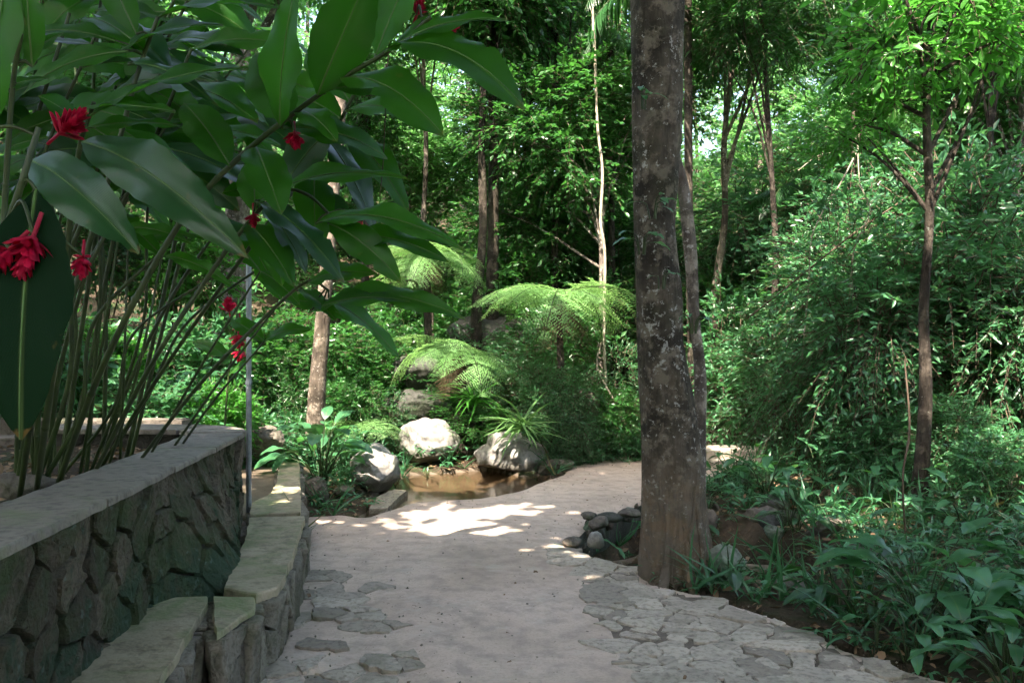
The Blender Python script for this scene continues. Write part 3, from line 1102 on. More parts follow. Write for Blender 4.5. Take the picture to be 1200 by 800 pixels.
ROCKS = [
    # px, py centre, d, dims, rotz, seed, mat, label
    (500, 519, 11.1, (0.72, 0.6, 0.66), 0.3, 1, 'boulder', 'large rounded pale boulder at the back of the pool'),
    (442, 549, 9.5, (0.66, 0.6, 0.58), 0.9, 2, 'boulder', 'pale boulder with dark stains beside the broad-leaved plant left of the pool'),
    (603, 531, 10.9, (0.85, 0.6, 0.62), 0.1, 3, 'boulder', 'pale boulder half hidden under grassy fronds right of the pool'),
    (366, 578, 8.6, (0.34, 0.36, 0.38), 0.2, 4, 'rock', 'small brown mossy boulder at the end of the basin kerb'),
    (309, 521, 9.4, (0.46, 0.4, 0.38), 0.5, 5, 'rock', 'angular brown boulder just right of the metal pole'),
    (402, 574, 8.9, (0.22, 0.2, 0.11), 0.2, 6, 'rock', 'small flat stone in front of the broad-leaved plant'),
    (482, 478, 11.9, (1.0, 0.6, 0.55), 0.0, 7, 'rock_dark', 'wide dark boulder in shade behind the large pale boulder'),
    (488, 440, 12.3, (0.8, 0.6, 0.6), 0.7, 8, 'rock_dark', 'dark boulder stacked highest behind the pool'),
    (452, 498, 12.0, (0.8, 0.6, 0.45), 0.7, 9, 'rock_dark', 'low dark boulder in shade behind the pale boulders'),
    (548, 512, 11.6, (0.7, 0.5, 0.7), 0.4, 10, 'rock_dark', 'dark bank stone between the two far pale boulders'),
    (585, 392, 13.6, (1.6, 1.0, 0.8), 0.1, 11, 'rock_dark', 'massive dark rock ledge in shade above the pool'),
    (688, 478, 11.9, (0.4, 0.3, 0.62), 0.2, 12, 'rock', 'upright pale-streaked rock behind the tree fern stem'),
    (850, 660, 5.9, (0.30, 0.28, 0.32), 0.4, 13, 'rock_mossy', 'greenish lichen-covered stone at the foot of the big trunk on the right'),
    (880, 607, 7.0, (0.5, 0.22, 0.14), -0.75, 14, 'rock', 'long brown slab of rock sloping down to the right of the big trunk'),
    (852, 580, 8.0, (0.4, 0.3, 0.22), 0.3, 15, 'rock', 'brown rock below the lower stone step'),
    (905, 578, 8.4, (0.34, 0.3, 0.24), 0.9, 16, 'rock_dark', 'brown rock hidden in leaves right of the stone steps'),
    (848, 515, 13.2, (1.3, 0.8, 0.35), 0.1, 17, 'rock', 'low mossy hump of rock above the upper stone step'),
    (672, 634, 6.75, (0.16, 0.14, 0.09), 0.2, 18, 'rock', 'flat brown stone at the left tip of the ditch edge'),
    (697, 632, 6.6, (0.15, 0.15, 0.15), 0.9, 19, 'boulder', 'pale blocky stone on the near edge of the ditch'),
    (702, 613, 7.2, (0.17, 0.15, 0.12), 0.7, 21, 'rock', 'brown stone in the ring of stones around the ditch, above the pale blocky one'),
    (714, 606, 7.55, (0.22, 0.18, 0.1), 0.1, 22, 'rock_dark', 'dark rounded stone on the far edge of the ditch'),
    (738, 601, 7.65, (0.2, 0.16, 0.09), 0.5, 23, 'rock', 'brown stone on the far edge of the ditch beside the big trunk'),
    (690, 604, 7.45, (0.14, 0.12, 0.08), 0.5, 25, 'rock', 'small brown stone at the upper left of the ditch edge'),
    (925, 690, 5.6, (0.3, 0.2, 0.14), 0.3, 26, 'rock', 'brown stone half buried in leaves at the path edge right of the big trunk'),
    (652, 546, 10.8, (0.55, 0.4, 0.22), 0.3, 27, 'rock', 'low leaf-strewn rock where the path meets the right of the pool'),
    (705, 526, 12.5, (0.5, 0.3, 0.18), 0.0, 28, 'rock', 'flat edging rock at the far side of the path left of the big trunk'),
    (22, 572, 3.95, (0.26, 0.24, 0.18), 0.4, 29, 'rock', 'rounded brown stone in the planter behind the coping'),
]
for (px, py, d, dims, rz, seed, mat, lab) in ROCKS:
    p = P(px, py, d)
    if seed in (14, 15, 16, 26):
        p[2] = h1(p[0], p[1]) + dims[2] * .22
    o = link_mesh('boulder' if max(dims) > 0.3 else 'stone', rock_mesh('boulder_mesh', seed, dims, mat, hi=max(dims) > 0.3), None, p, (0, 0, rz))
    tag(o, lab, 'rock')
# more ring stones, copies
rng = np.random.default_rng(3)
pebs = [rock_mesh('pebble_mesh', 200 + k, (0.13, 0.11, 0.08), ['rock', 'rock_dark', 'rock_mossy'][k % 3], hi=False, cuts=16, rough=.3) for k in range(6)]
ring = ditch_poly[:4] + ditch_poly[-3:]
for k in range(38):
    if k < 14:
        i = k % 4
        a, b = np.array(ditch_poly[(i - 1) % len(ditch_poly)]), np.array(ditch_poly[i % len(ditch_poly)])
        q = a + (b - a) * rng.uniform() + rng.normal(size=2) * 0.04
        z = rng.uniform(-0.1, -0.01)
    else:
        q = np.array([rng.uniform(1.25, 2.4), rng.uniform(5.9, 9.0)])
        z = h1(*q) + 0.03
    s = rng.uniform(0.5, 1.9)
    o = link_mesh('stone', pebs[k % 6], None, (q[0], q[1], z), rng.uniform(0, 6, 3), s)
    tag(o, 'small loose stone lining the ditch around the foot of the big trunk' if k < 14 else 'loose stone on the shaded bank right of the big trunk', 'stone', 'ditch edge stones' if k < 14 else 'bank stones')
bks = [rock_mesh('bank_rock_mesh', 300 + k, (0.42, 0.32, 0.26), ['rock', 'rock_dark', 'rock', 'rock_mossy'][k % 4], cuts=13, rough=.28) for k in range(5)]
for k in range(20):
    q = np.array([rng.uniform(1.45, 2.9), rng.uniform(6.0, 8.8)])
    s = rng.uniform(.45, 1.15)
    o = link_mesh('boulder', bks[k % 5], None, (q[0], q[1], h1(*q) + .04), (rng.uniform(-.4, .4), rng.uniform(-.4, .4), rng.uniform(0, 6)), s)
    tag(o, 'dim angular rock jumbled on the bank right of the big trunk', 'rock', 'rocks jumbled right of the big trunk')
# flat wet slab by pool
g = G(); extrude_poly(g, rough_outline([gp(433, 592), gp(455, 592), gp(477, 572), gp(458, 571), gp(440, 580)], .05, .015, 5, 6), -0.12, -0.02, .5)
tag(g.obj('wet_slab', M['wet_slab'], smooth=False), 'flat wet slab sloping into the pool below the stained boulder', 'stone')

# ------------------------------------------------------------------ foliage builders


def twig_leaves(g, gt, bases, dirs, length, nl, lsize, tpl, rng, droop=0.25, rad=0.006, flat=0.8, mi=0, mi_t=1, rbase=None, spread=1.0):
    """many twigs at once: bases (n,3), dirs (n,3)"""
    n = len(bases)
    length = np.broadcast_to(length, (n,))
    rb = rng.uniform(0, 1, n) if rbase is None else rbase
    for k in range(nl):
        s = (0.15 + 0.85 * (k + rng.uniform(-.3, .3, n)) / nl)
        pos = bases + dirs * (length * s)[:, None] + np.c_[np.zeros(n), np.zeros(n), -droop * length * s * s]
        side = norm(np.cross(dirs, np.array([0, 0, 1.0])) + rng.normal(size=(n, 3)) * 0.15)
        sg = 1 if k % 2 else -1
        ld = norm(dirs * rng.uniform(0.3, 0.9, (n, 1)) + side * sg * spread + rng.normal(size=(n, 3)) * 0.3 + np.array([0, 0, -0.22]))
        if k == nl - 1: ld = norm(dirs + rng.normal(size=(n, 3)) * 0.2)
        up = norm(np.array([0, 0, 1.0]) * flat + rng.normal(size=(n, 3)) * 0.45)
        sc = lsize * rng.uniform(0.6, 1.25, n)
        scatter(g, tpl, pos, frames(ld, up), sc, np.clip(rb * 0.6 + rng.uniform(0, 0.4, n), 0, 1), mi)
    if gt is not None:
        side = norm(np.cross(dirs, np.array([0.1, 0, 1.0])))
        tip = bases + dirs * length[:, None] + np.c_[np.zeros(n), np.zeros(n), -droop * length]
        midp = bases + dirs * (length * 0.5)[:, None] + np.c_[np.zeros(n), np.zeros(n), -droop * length * .25]
        upv = np.cross(side, dirs)
        V = []
        for pt, r in ((bases, rad), (midp, rad * .7), (tip, rad * .3)):
            for a in (0, 2.09, 4.19):
                V.append(pt + (side * math.cos(a) + upv * math.sin(a)) * r)
        V = np.stack(V, 1).reshape(-1, 3)
        base = np.array([(0, 1, 4, 3), (1, 2, 5, 4), (2, 0, 3, 5), (3, 4, 7, 6), (4, 5, 8, 7), (5, 3, 6, 8)])
        FF = (base[None] + (np.arange(n) * 9)[:, None, None]).reshape(-1, 4)
        gt.add(V, FF)


def crown(seed, ntw, rad, nl, lsize, tpl, tlen, shell=0.35, droop=0.3, lumps=7):
    """crown of twigs around several lobes; centred at origin, radius vector rad"""
    rng = np.random.default_rng(seed)
    lc = norm(rng.normal(size=(lumps, 3))) * rng.uniform(0.25, 0.75, (lumps, 1))
    lr = rng.uniform(0.28, 0.5, lumps)
    wh = rng.integers(0, lumps, ntw)
    dv = norm(rng.normal(size=(ntw, 3)))
    rr = rng.uniform(shell, 1, ntw) ** 0.6
    pos = (lc[wh] + dv * (lr[wh] * rr)[:, None]) * np.array(rad)
    dirs = norm(dv + norm(pos) * 0.6 + np.array([0, 0, 0.15]) + rng.normal(size=(ntw, 3)) * 0.3)
    g, gt = G(), G()
    rb = rng.uniform(0, 1, lumps)[wh] * 0.6 + rng.uniform(0, 0.4, ntw)
    twig_leaves(g, gt, pos, dirs, tlen * rng.uniform(0.6, 1.3, ntw), nl, lsize, tpl, rng, droop, rbase=rb)
    return g, gt, (lc * np.array(rad))


CR = {}


def crown_set(key, mat, n, **kw):
    CR[key] = []
    for k in range(n):
        g, gt, lc = crown(100 + 7 * k + len(CR) * 31, **kw)
        off = g.n
        g.V += gt.V; g.A += gt.A; g.UV += gt.UV; g.n += gt.n
        g.faces += [(f + off, 1) for f, _ in gt.faces]
        me = g.mesh('crown_' + key, [M[mat], M['bstem']])
        CR[key].append((me, None, lc))


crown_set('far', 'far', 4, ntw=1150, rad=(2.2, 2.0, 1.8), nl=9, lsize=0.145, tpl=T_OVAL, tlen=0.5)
crown_set('dense', 'mid', 4, ntw=700, rad=(1.5, 1.5, 1.4), nl=10, lsize=0.11, tpl=T_OVAL, tlen=0.42)
crown_set('darkc', 'dark', 3, ntw=560, rad=(1.5, 1.5, 1.4), nl=9, lsize=0.14, tpl=T_LANCE, tlen=0.4, droop=0.5)
crown_set('fine', 'cool', 3, ntw=620, rad=(1.1, 1.0, 1.0), nl=11, lsize=0.08, tpl=T_LANCE, tlen=0.42, droop=.45)
crown_set('coolc', 'cool', 4, ntw=420, rad=(0.9, 0.8, 0.85), nl=9, lsize=0.11, tpl=T_MID, tlen=0.42, droop=.4)
crown_set('limec', 'lime', 3, ntw=230, rad=(1.15, 1.1, 0.9), nl=8, lsize=0.135, tpl=T_MID, tlen=0.4)
crown_set('airy', 'cool', 4, ntw=400, rad=(0.95, 0.95, 1.5), nl=11, lsize=0.105, tpl=tri_leaf(0.36, .1, .2), tlen=0.6, droop=.55, lumps=10)
crown_set('sunny', 'lime', 3, ntw=520, rad=(0.8, 0.8, 0.75), nl=8, lsize=0.10, tpl=T_MID, tlen=0.26)


def tree(name, x, y, hgt, r0, key, var, csc, label, cat, group=None, bark='bark_dark', lean=(0, 0), czf=None, seed=0, crowns=None, base=None, limbs=5):
    z0 = h1(x, y) if base is None else base
    root = empty(name, (x, y, z0), label, cat, group)
    rng = np.random.default_rng(seed + 500)
    pts = [(0, 0, -0.15)]
    for k in range(1, 6):
        f = k / 5
        pts.append((lean[0] * f + rng.uniform(-.06, .06) * hgt * 0.15, lean[1] * f + rng.uniform(-.05, .05) * hgt * .1, hgt * f))
    cp = spline(pts, 26)
    rad = r0 * (1 - 0.6 * np.linspace(0, 1, 26)) * (1 + 0.6 * np.exp(-np.linspace(0, 26, 26) * 0.8))
    g = G(); tube(g, cp, rad, 14, lump=0.12, seed=seed)
    top = cp[-1]
    if crowns is None: crowns = [(0, 0, 0, csc)]
    for ci, (dx, dy, dz, s) in enumerate(crowns):
        me, mt, lc = CR[key][(var + ci) % len(CR[key])]
        rz = rng.uniform(0, 6)
        cc = np.array([top[0] + dx, top[1] + dy, top[2] + dz])
        sc_ = s if hasattr(s, '__len__') else (s, s, s)
        o = link_mesh('crown', me, root, cc, (0, 0, rz), sc_)
        for L in lc[:limbs]:
            Lr = np.array([L[0] * math.cos(rz) - L[1] * math.sin(rz), L[0] * math.sin(rz) + L[1] * math.cos(rz), L[2]]) * np.array(sc_)
            st_ = cp[rng.integers(15, 24)]
            e = cc + Lr
            m = (st_ + e) / 2 + rng.normal(size=3) * 0.08 + np.array([0, 0, 0.1])
            tube(g, spline([st_, m, e], 8), np.linspace(r0 * 0.35, r0 * 0.08, 8), 6, cap=False)
    g.obj('trunk', M[bark], root)
    return root


def shrub(name, x, y, key, var, s, label, cat, group=None, z=None, zc=0.55, seed=0, base=None):
    """multi-stemmed leafy shrub"""
    z0 = h1(x, y) if base is None else base
    root = empty(name, (x, y, z0), label, cat, group, rz=0)
    rng = np.random.default_rng(seed + 900)
    me, mt, lc = CR[key][var % len(CR[key])]
    rz = rng.uniform(0, 6)
    cz = zc * s
    sc_ = s * rng.uniform(0.75, 1.35, 3)
    o = link_mesh('foliage', me, root, (0, 0, cz), (0, 0, rz), sc_)
    g = G()
    for L in lc[:6]:
        Lr = np.array([L[0] * math.cos(rz) - L[1] * math.sin(rz), L[0] * math.sin(rz) + L[1] * math.cos(rz), L[2]]) * sc_ + np.array([0, 0, cz])
        m = Lr * 0.5 + rng.normal(size=3) * 0.06
        tube(g, spline([(rng.uniform(-.08, .08), rng.uniform(-.08, .08), -0.1), m, Lr], 9), np.linspace(0.018, 0.006, 9) * max(0.6, s), 6, cap=False)
    g.obj('stems', M['bstem'], root)
    return root


# ---- fern frond: rachis + pinnae of many little pinnules
def frond_mesh(seed, L=1.0, npin=20, droop=0.55, mat='fern'):
    rng = np.random.default_rng(seed)
    g = G()
    s = np.linspace(0, 1, 24)
    a = 0.35 - droop * 2.2 * s
    dy = np.cos(a) * L / 24; dz = np.sin(a) * L / 24
    pts = np.c_[np.zeros(24), np.cumsum(dy), np.cumsum(dz)]
    tube(g, pts, np.linspace(0.007, 0.002, 24), 5, 0.3, False, mi=1)
    tpl = (np.array([(0, 0, 0), (0.24, 0.3, 0.02), (0.18, 0.75, 0), (0, 1, -0.05), (-0.18, 0.75, 0), (-0.24, 0.3, 0.02)]), np.array([(0, 1, 2, 3), (0, 3, 4, 5)]))
    pos, dr, up, sc = [], [], [], []
    for i in range(npin):
        f = 0.14 + 0.85 * i / npin
        k = f * 23; i0 = int(k); fr = k - i0
        p = pts[i0] * (1 - fr) + pts[min(23, i0 + 1)] * fr
        if rng.uniform() < .05: continue
        tg = norm((pts[min(23, i0 + 1)] - pts[max(0, i0 - 1)])[None])[0]
        pl = rng.uniform(.82, 1.1) * 0.40 * L * math.sin(PI * min(1, (f * 0.93 + 0.09)) ** 0.85) ** 0.8 + 0.01
        for sd in (-1, 1):
            pd = norm((np.array([sd, 0, -0.12]) + tg * 0.35 + rng.normal(size=3) * 0.05)[None])[0]
            nn = np.cross(pd, tg) * sd
            nn = nn if nn[2] > 0 else -nn
            m = max(5, int(pl / 0.022))
            for j in range(m):
                u = (j + 0.5) / m
                pp_ = p + pd * pl * u + np.array([0, 0, -0.18 * pl * u * u])
                ll = 0.034 * L * (1 - u) ** 0.6 * (0.6 + 0.4 * math.sin(PI * min(1, f + 0.15))) + 0.004
                for s2 in (-1, 1):
                    pos.append(pp_); up.append(nn)
                    dr.append(np.cross(nn, pd) * s2 + pd * rng.uniform(.15, .6) + rng.normal(size=3) * .14); q_ = ll * rng.uniform(.6, 1.25); sc.append((q_ * rng.uniform(.8, 1.3), q_, q_))
    sc = np.array(sc)
    scatter(g, tpl, np.array(pos), frames(np.array(dr), np.array(up)), sc, rng.uniform(0, 1, len(pos)) * 0.4 + rng.uniform(0.1, 0.6))
    return g.mesh('frond_mesh', [M[mat], M['stem']])


M['dead'] = leaf_mat('dead_frond_brown', (0.05, 0.03, 0.02), (0.11, 0.075, 0.045), (0.08, 0.05, 0.03), 0.1, 0.7, 0.2)
FRD = frond_mesh(9, 1.0, 14, 0.2, 'dead')
FR = [frond_mesh(k, 1.0, 21, [0.45, 0.6, 0.75, 0.5][k]) for k in range(4)]


def fern(name, loc, n, L, trunk_h, label, group=None, seed=0, pitch=0.25, face=None, trunk_r=0.05, arc=2 * PI):
    rng = np.random.default_rng(seed + 40)
    root = empty(name, (loc[0], loc[1], loc[2] - trunk_h), label, 'fern', group)
    if trunk_h > 0.15:
        g = G(); tube(g, spline([(0.05, 0, -0.2), (0.02, 0.02, trunk_h * .5), (0, 0, trunk_h + .02)], 14), np.linspace(trunk_r * 1.3, trunk_r, 14), 12, lump=0.2, seed=seed)
        g.obj('trunk', M['bark_dark'], root)
        for k in range(5):
            link_mesh('dead_frond', FRD, root, (0, 0, trunk_h - .03), (-1.25 + rng.uniform(-.2, .3), 0, rng.uniform(0, 6.28)), L * rng.uniform(.4, .7))
    for k in range(n):
        az = (face if face is not None else 0) + arc * (k + rng.uniform(-.3, .3)) / n - (arc / 2 if face is not None else 0)
        o = link_mesh('frond', FR[rng.integers(0, 4)], root, (0, 0, trunk_h), (pitch * rng.uniform(-0.6, 1.3), rng.uniform(-.4, .4), az), L * rng.uniform(0.62, 1.15))
    return root


# az: frond extends along +Y rotated by az about z.  az=PI -> towards the camera
p = P(655, 350, 11.6); fern('tree_fern', (p[0], p[1], p[2] + .05), 17, 1.4, p[2] - h1(p[0], p[1]), 'umbrella-shaped tree fern on a dark stem beside the big trunk', seed=1, pitch=0.05)
p = P(540, 408, 11.4); fern('hanging_fern', p, 8, 1.15, max(.2, p[2] - h1(p[0], p[1])), 'bright fern with drooping fronds above the pool, between the two far pale boulders', seed=2, face=PI, arc=3.6, pitch=-0.4)
p = P(500, 300, 12.6); fern('tree_fern', p, 12, 1.15, p[2] - h1(p[0], p[1]), 'sunlit tree fern highest on the bank, just right of the ginger leaves', seed=3, face=PI, arc=4.6, pitch=-0.35)
p = P(415, 455, 11.0); p[2] = h1(p[0], p[1]) + .6; fern('fern', p, 10, 0.8, .6, 'fern with arching fronds to the right of the slender leaning trunk', seed=4, face=PI, arc=5.0, pitch=0.0)


# ---- broad leaved clumps
BL = [big_leaf(0.42, 0.5, 0.03, 0.16, 30 + k, 10, 2, 0.45, 0.12) for k in range(3)]
BLm = []
for k in range(3):
    g = G(); g.add(BL[k][0], BL[k][1], 0.3 + 0.3 * k, BL[k][2]); BLm.append(g.mesh('blade', M['broad']))


def clump(name, loc, n, Lr, hr, label, cat, group=None, seed=0, mat='broad', w=1.0, parts=True, tilt=(0.2, 1.3), azr=None):
    """rosette of stalked broad leaves"""
    rng = np.random.default_rng(seed + 70)
    root = empty(name, loc, label, cat, group)
    gs, gl = G(), G()
    for k in range(n):
        az = rng.uniform(0, 2 * PI) if azr is None else rng.uniform(*azr)
        tl = rng.uniform(*tilt)
        hh = rng.uniform(*hr)
        dirh = np.array([math.cos(az), math.sin(az), 0])
        end = dirh * hh * math.sin(tl) * 0.9 + np.array([0, 0, hh * math.cos(tl * 0.7)])
        mid = end * 0.5 + np.array([0, 0, hh * 0.14])
        tube(gs, spline([dirh * 0.02 + np.array([0, 0, -.05]), mid, end], 7), np.linspace(0.006, 0.003, 7) * max(1, hh), 5, 0.5, False)
        L = rng.uniform(*Lr)
        ld = dirh * math.sin(min(1.5, tl + 0.35)) + np.array([0, 0, math.cos(min(1.5, tl + 0.35))])
        R = frames(np.array([ld]), np.array([[-dirh[0] * .5 + rng.normal() * .2, -dirh[1] * .5 + rng.normal() * .2, 1.0]]))
        bl = BL[k % 3]
        if parts:
            g = G(); scatter(g, bl, end[None], R, np.array([[L * w, L, L]]), np.array([rng.uniform()]))
            g.obj('leaf', M[mat], root)
        else:
            scatter(gl, bl, end[None], R, np.array([[L * w, L, L]]), np.array([rng.uniform()]))
    gs.obj('stalks', M['stem'], root)
    if not parts: gl.obj('foliage', M[mat], root)
    return root


x, y = gp(372, 578); clump('peace_lily', (x, y + .2, 0.06), 34, (0.28, 0.42), (0.3, 0.72), 'glossy broad-leaved clump on the bank between the basin kerb and the stained boulder', 'plant', seed=1, tilt=(0.1, 1.35))
x, y = 2.3, 4.75; clump('broad_leaf_plant', (x, y, -0.02), 15, (0.28, 0.40), (0.3, 0.55), 'large-leaved plant in the right foreground with one upright pale leaf', 'plant', seed=2, mat='broad', w=1.15)
clump('broad_leaf_plant', (3.05, 4.9, 0.0), 12, (0.28, 0.42), (0.3, 0.6), 'large-leaved plant at the right edge of the picture', 'plant', seed=3, w=1.1)
clump('broad_leaf_plant', (2.55, 3.95, -0.05), 12, (0.2, 0.34), (0.2, 0.45), 'low broad-leaved plant in the lower right corner', 'plant', seed=4)
clump('leafy_plant', (0.92, 6.75, -0.4), 6, (0.16, 0.24), (0.25, 0.4), 'small bright green plant growing out of the ditch left of the big trunk', 'plant', seed=6, mat='broad', w=0.6)

for k, (px, py, d, lab) in enumerate(((868, 628, 6.9, 'leafy plant growing between the bank rocks and the big trunk'), (925, 600, 7.6, 'leafy plant hiding the rocks at the right end of the bank'), (838, 600, 7.6, 'leafy plant hugging the right side of the big trunk base'), (900, 560, 9.0, 'leafy plant below the far stone steps'), (960, 640, 6.4, 'broad pale-leaved plant left of the large-leaved plant'), (1120, 700, 4.6, 'broad-leaved plant low at the right, below the large-leaved plant'))):
    p = P(px, py, d)
    clump('bank_plant', (p[0], p[1], h1(p[0], p[1])), 10, (0.16, 0.28), (0.15, 0.4), lab, 'plant', seed=110 + k, w=0.75)
# low plants on the right bank, copies of four prototypes
rng = np.random.default_rng(77)
protos = [clump('bank_plant', (0, 0, 0), 12, (0.16, 0.26), (0.12, 0.34), 'low plant with spreading pointed leaves in the shade right of the path', 'plant', 'low leafy plants right of the path', seed=20 + k, parts=False, w=0.7, mat=['broad', 'glossy', 'broad', 'broad'][k]) for k in range(4)]
spots = []
tries = 0
while len(spots) < 74 and tries < 4000:
    tries += 1
    d = rng.uniform(3.6, 10.5)
    x = rng.uniform(1.2, 0.62 * d + 0.4)
    if sdist(np.array([x]), np.array([d]), path_poly)[0] < 0.10: continue
    if in_poly(np.array([x]), np.array([d]), ditch_poly)[0] and x < 1.35: continue
    if any((x - a) ** 2 + (d - b) ** 2 < 0.04 for a, b, _ in spots): continue
    spots.append((x, d, h1(x, d)))
for i, (x, y, z) in enumerate(spots):
    o = protos[i] if i < 4 else copy_tree(protos[i % 4])
    o.location = (x, y, z)
    o.rotation_euler = (0, 0, rng.uniform(0, 6))
    s = rng.uniform(0.6, 1.25) * (0.8 + 0.05 * y)
    o.scale = (s, s, s)


# ------------------------------------------------------------------ main trunk
tx, ty = 1.115, 5.98
root = empty('big_tree', (tx, ty, 0), 'thick mottled trunk rising out of the frame at the right edge of the path', 'tree')
N, SG = 300, 110
zc = np.linspace(-0.35, 10.5, N)
cxs = np.interp(zc, [-0.4, 0, 0.4, 1.0, 1.6, 1.9, 2.4, 3.1, 4.0, 7, 10.5], [0.02, 0.02, 0.01, -0.01, -0.08, -0.08, -0.12, -0.10, -0.095, -0.13, -0.2])
rr = np.interp(zc, [-0.4, -0.1, 0.1, 0.4, 0.9, 1.2, 1.6, 1.9, 2.4, 3.1, 4, 10.5], [0.30, 0.275, 0.25, 0.228, 0.216, 0.205, 0.178, 0.182, 0.158, 0.198, 0.198, 0.15])
ker = np.exp(-np.linspace(-2, 2, 13) ** 2); ker /= ker.sum()
cxs = np.convolve(np.pad(cxs, 6, 'edge'), ker, 'valid'); rr = np.convolve(np.pad(rr, 6, 'edge'), ker, 'valid') * np.interp(zc, [0, 0.5, 1.5, 3, 4], [.98, .95, .9, .92, .95])
th = np.linspace(0, 2 * PI, SG, endpoint=False)
ZZ, TT = np.meshgrid(zc, th, indexing='ij')
cxx = np.interp(ZZ, zc, cxs); RR = np.interp(ZZ, zc, rr)
nv = np.c_[np.cos(TT).ravel() * 1.2, np.sin(TT).ravel() * 1.2, ZZ.ravel() * 0.9]
flute = 0.05 * np.exp(-np.maximum(0, ZZ) / 0.5) * (np.cos(TT * 5 + 1.0) + 0.6 * np.cos(TT * 3)) + 0.018 * np.cos(TT * 2 + ZZ * 1.3)
disp = 0.05 * fbm(nv, 3, 50).reshape(ZZ.shape) + 0.02 * fbm(nv * 4.5, 4, 51).reshape(ZZ.shape)
rid = np.abs(fbm(np.c_[np.cos(TT).ravel() * 6, np.sin(TT).ravel() * 6, ZZ.ravel() * 1.6], 3, 52)).reshape(ZZ.shape)
disp = disp - 0.03 * rid * (ZZ < 2)
# burl / scar lumps
for (zz, tt0, a, wz) in ((1.42, -1.9, 0.10, 0.10), (1.22, -1.1, 0.08, 0.12), (0.62, -0.6, 0.09, 0.12), (2.15, -1.5, 0.05, 0.2), (1.5, -0.8, 0.07, 0.08)):
    dth = np.angle(np.exp(1j * (TT - tt0)))
    disp = disp + a * np.exp(-((ZZ - zz) / wz) ** 2 - (dth / 0.35) ** 2)
for (zz, tt0, a, wz) in ((1.28, -1.55, 0.16, 0.08), (1.75, -0.9, 0.08, 0.3)):
    dth = np.angle(np.exp(1j * (TT - tt0)))
    disp = disp - a * np.exp(-((ZZ - zz) / wz) ** 2 - (dth / 0.3) ** 2)
Rr = RR * (1 + disp + flute)
V = np.c_[(cxx + Rr * np.cos(TT)).ravel(), (Rr * np.sin(TT)).ravel(), ZZ.ravel()]
idx = np.arange(N * SG).reshape(N, SG)
q = np.stack([idx[:-1], np.roll(idx[:-1], -1, 1), np.roll(idx[1:], -1, 1), idx[1:]], -1).reshape(-1, 4)
g = G(); g.add(V, q)
g.obj('trunk', M['bark_main'], root)
# surface roots
g = G()
for k, (a0, L) in enumerate(((-1.9, 0.25), (-1.35, 0.18), (-0.8, 0.3), (-0.2, 0.5), (0.5, 0.6), (2.4, 0.4))):
    u = np.array([math.cos(a0), math.sin(a0), 0])
    tube(g, spline([u * 0.20 + np.array([0, 0, 0.5]), u * 0.235 + np.array([0.02, 0, 0.2]), u * 0.29 + np.array([0, 0, 0.02]), u * (0.32 + L) + np.array([0, 0, -0.12])], 16), np.linspace(0.022, 0.035, 16), 8, lump=0.25, seed=k)
# the pale creeping aerial root seen on the near face
for pts in ([(0.13, -0.19, 0.62), (0.10, -0.235, 0.4), (0.06, -0.25, 0.28), (-0.02, -0.26, 0.2), (-0.05, -0.27, 0.05), (-0.05, -0.3, -0.02)],
            [(0.07, -0.25, 0.3), (0.09, -0.25, 0.18), (0.05, -0.27, 0.08), (0.06, -0.3, -0.02)]):
    tube(g, spline(pts, 20), 0.009, 6, lump=0.3)
g.obj('roots', M['bark_main'], root)


# ---- canopy overhead (crown of the big tree and of unseen trees added for shade)
SPOTS = []  # (sun patch target, radius), cut as holes through the leaves above
for (px, py, r) in ((540, 607, .46), (570, 618, .2), (480, 612, .16), (625, 590, .1), (665, 625, .09), (680, 600, .07), (600, 565, .07), (520, 650, .07), (500, 602, .3), (590, 600, .27), (525, 628, .24), (575, 624, .16), (470, 618, .1), (640, 601, .1), (652, 640, .13), (700, 676, .13), (672, 652, .1),
                    (640, 578, .07), (690, 571, .07), (655, 592, .08), (605, 622, .08), (480, 640, .06), (560, 650, .05), (730, 668, .09), (625, 612, .07), (590, 640, .06), (440, 612, .08),
                    (650, 560, .06), (710, 555, .08), (590, 590, .09), (410, 620, .05), (600, 662, .04), (520, 590, .16)):
    x, y = gp(px, py); SPOTS.append((np.array([x, y, 0]), r))
for (px, py, d, r) in ((498, 508, 11.0, .36), (442, 545, 9.4, .33), (602, 538, 10.7, .28), (540, 440, 10.9, .5), (515, 420, 10.8, .3), (610, 345, 11.4, .65), (700, 375, 11.2, .5), (650, 345, 11.5, .4),
                       (500, 318, 12.3, .6), (455, 310, 12.3, .4), (385, 500, 9.3, .33), (360, 520, 9.2, .2), (425, 455, 10.5, .42), (375, 430, 10.3, .12), (338, 560, 7.3, .25), (330, 585, 6.6, .15),
                       (200, 380, 8, .6), (140, 330, 8, .5), (90, 420, 7.5, .4), (250, 330, 8.5, .5), (150, 450, 7.2, .4), (740, 345, 12, .25), (455, 380, 11.4, .35), (630, 500, 11.2, .2), (560, 480, 11, .2),
                       (860, 525, 12.6, .18), (310, 515, 9.2, .15), (980, 590, 9.0, .1), (1130, 600, 7.5, .1), (1110, 560, 8, .08)):
    SPOTS.append((P(px, py, d), r))
TGT = np.array([s[0] for s in SPOTS]); TR = np.array([s[1] for s in SPOTS])


def carve(pos):  # drops leaves along the sun rays to each chosen sun patch
    keep = np.ones(len(pos), bool)
    nz = fbm(pos * 2.2, 3, 90)
    for T_, r in zip(TGT, TR):
        v = pos - T_
        al = v @ S
        per = np.linalg.norm(v - al[:, None] * S, axis=1)
        keep &= ~((per < (r * 1.12 + 0.06) * (1 + 0.5 * nz)) & (al > 0))
    return keep


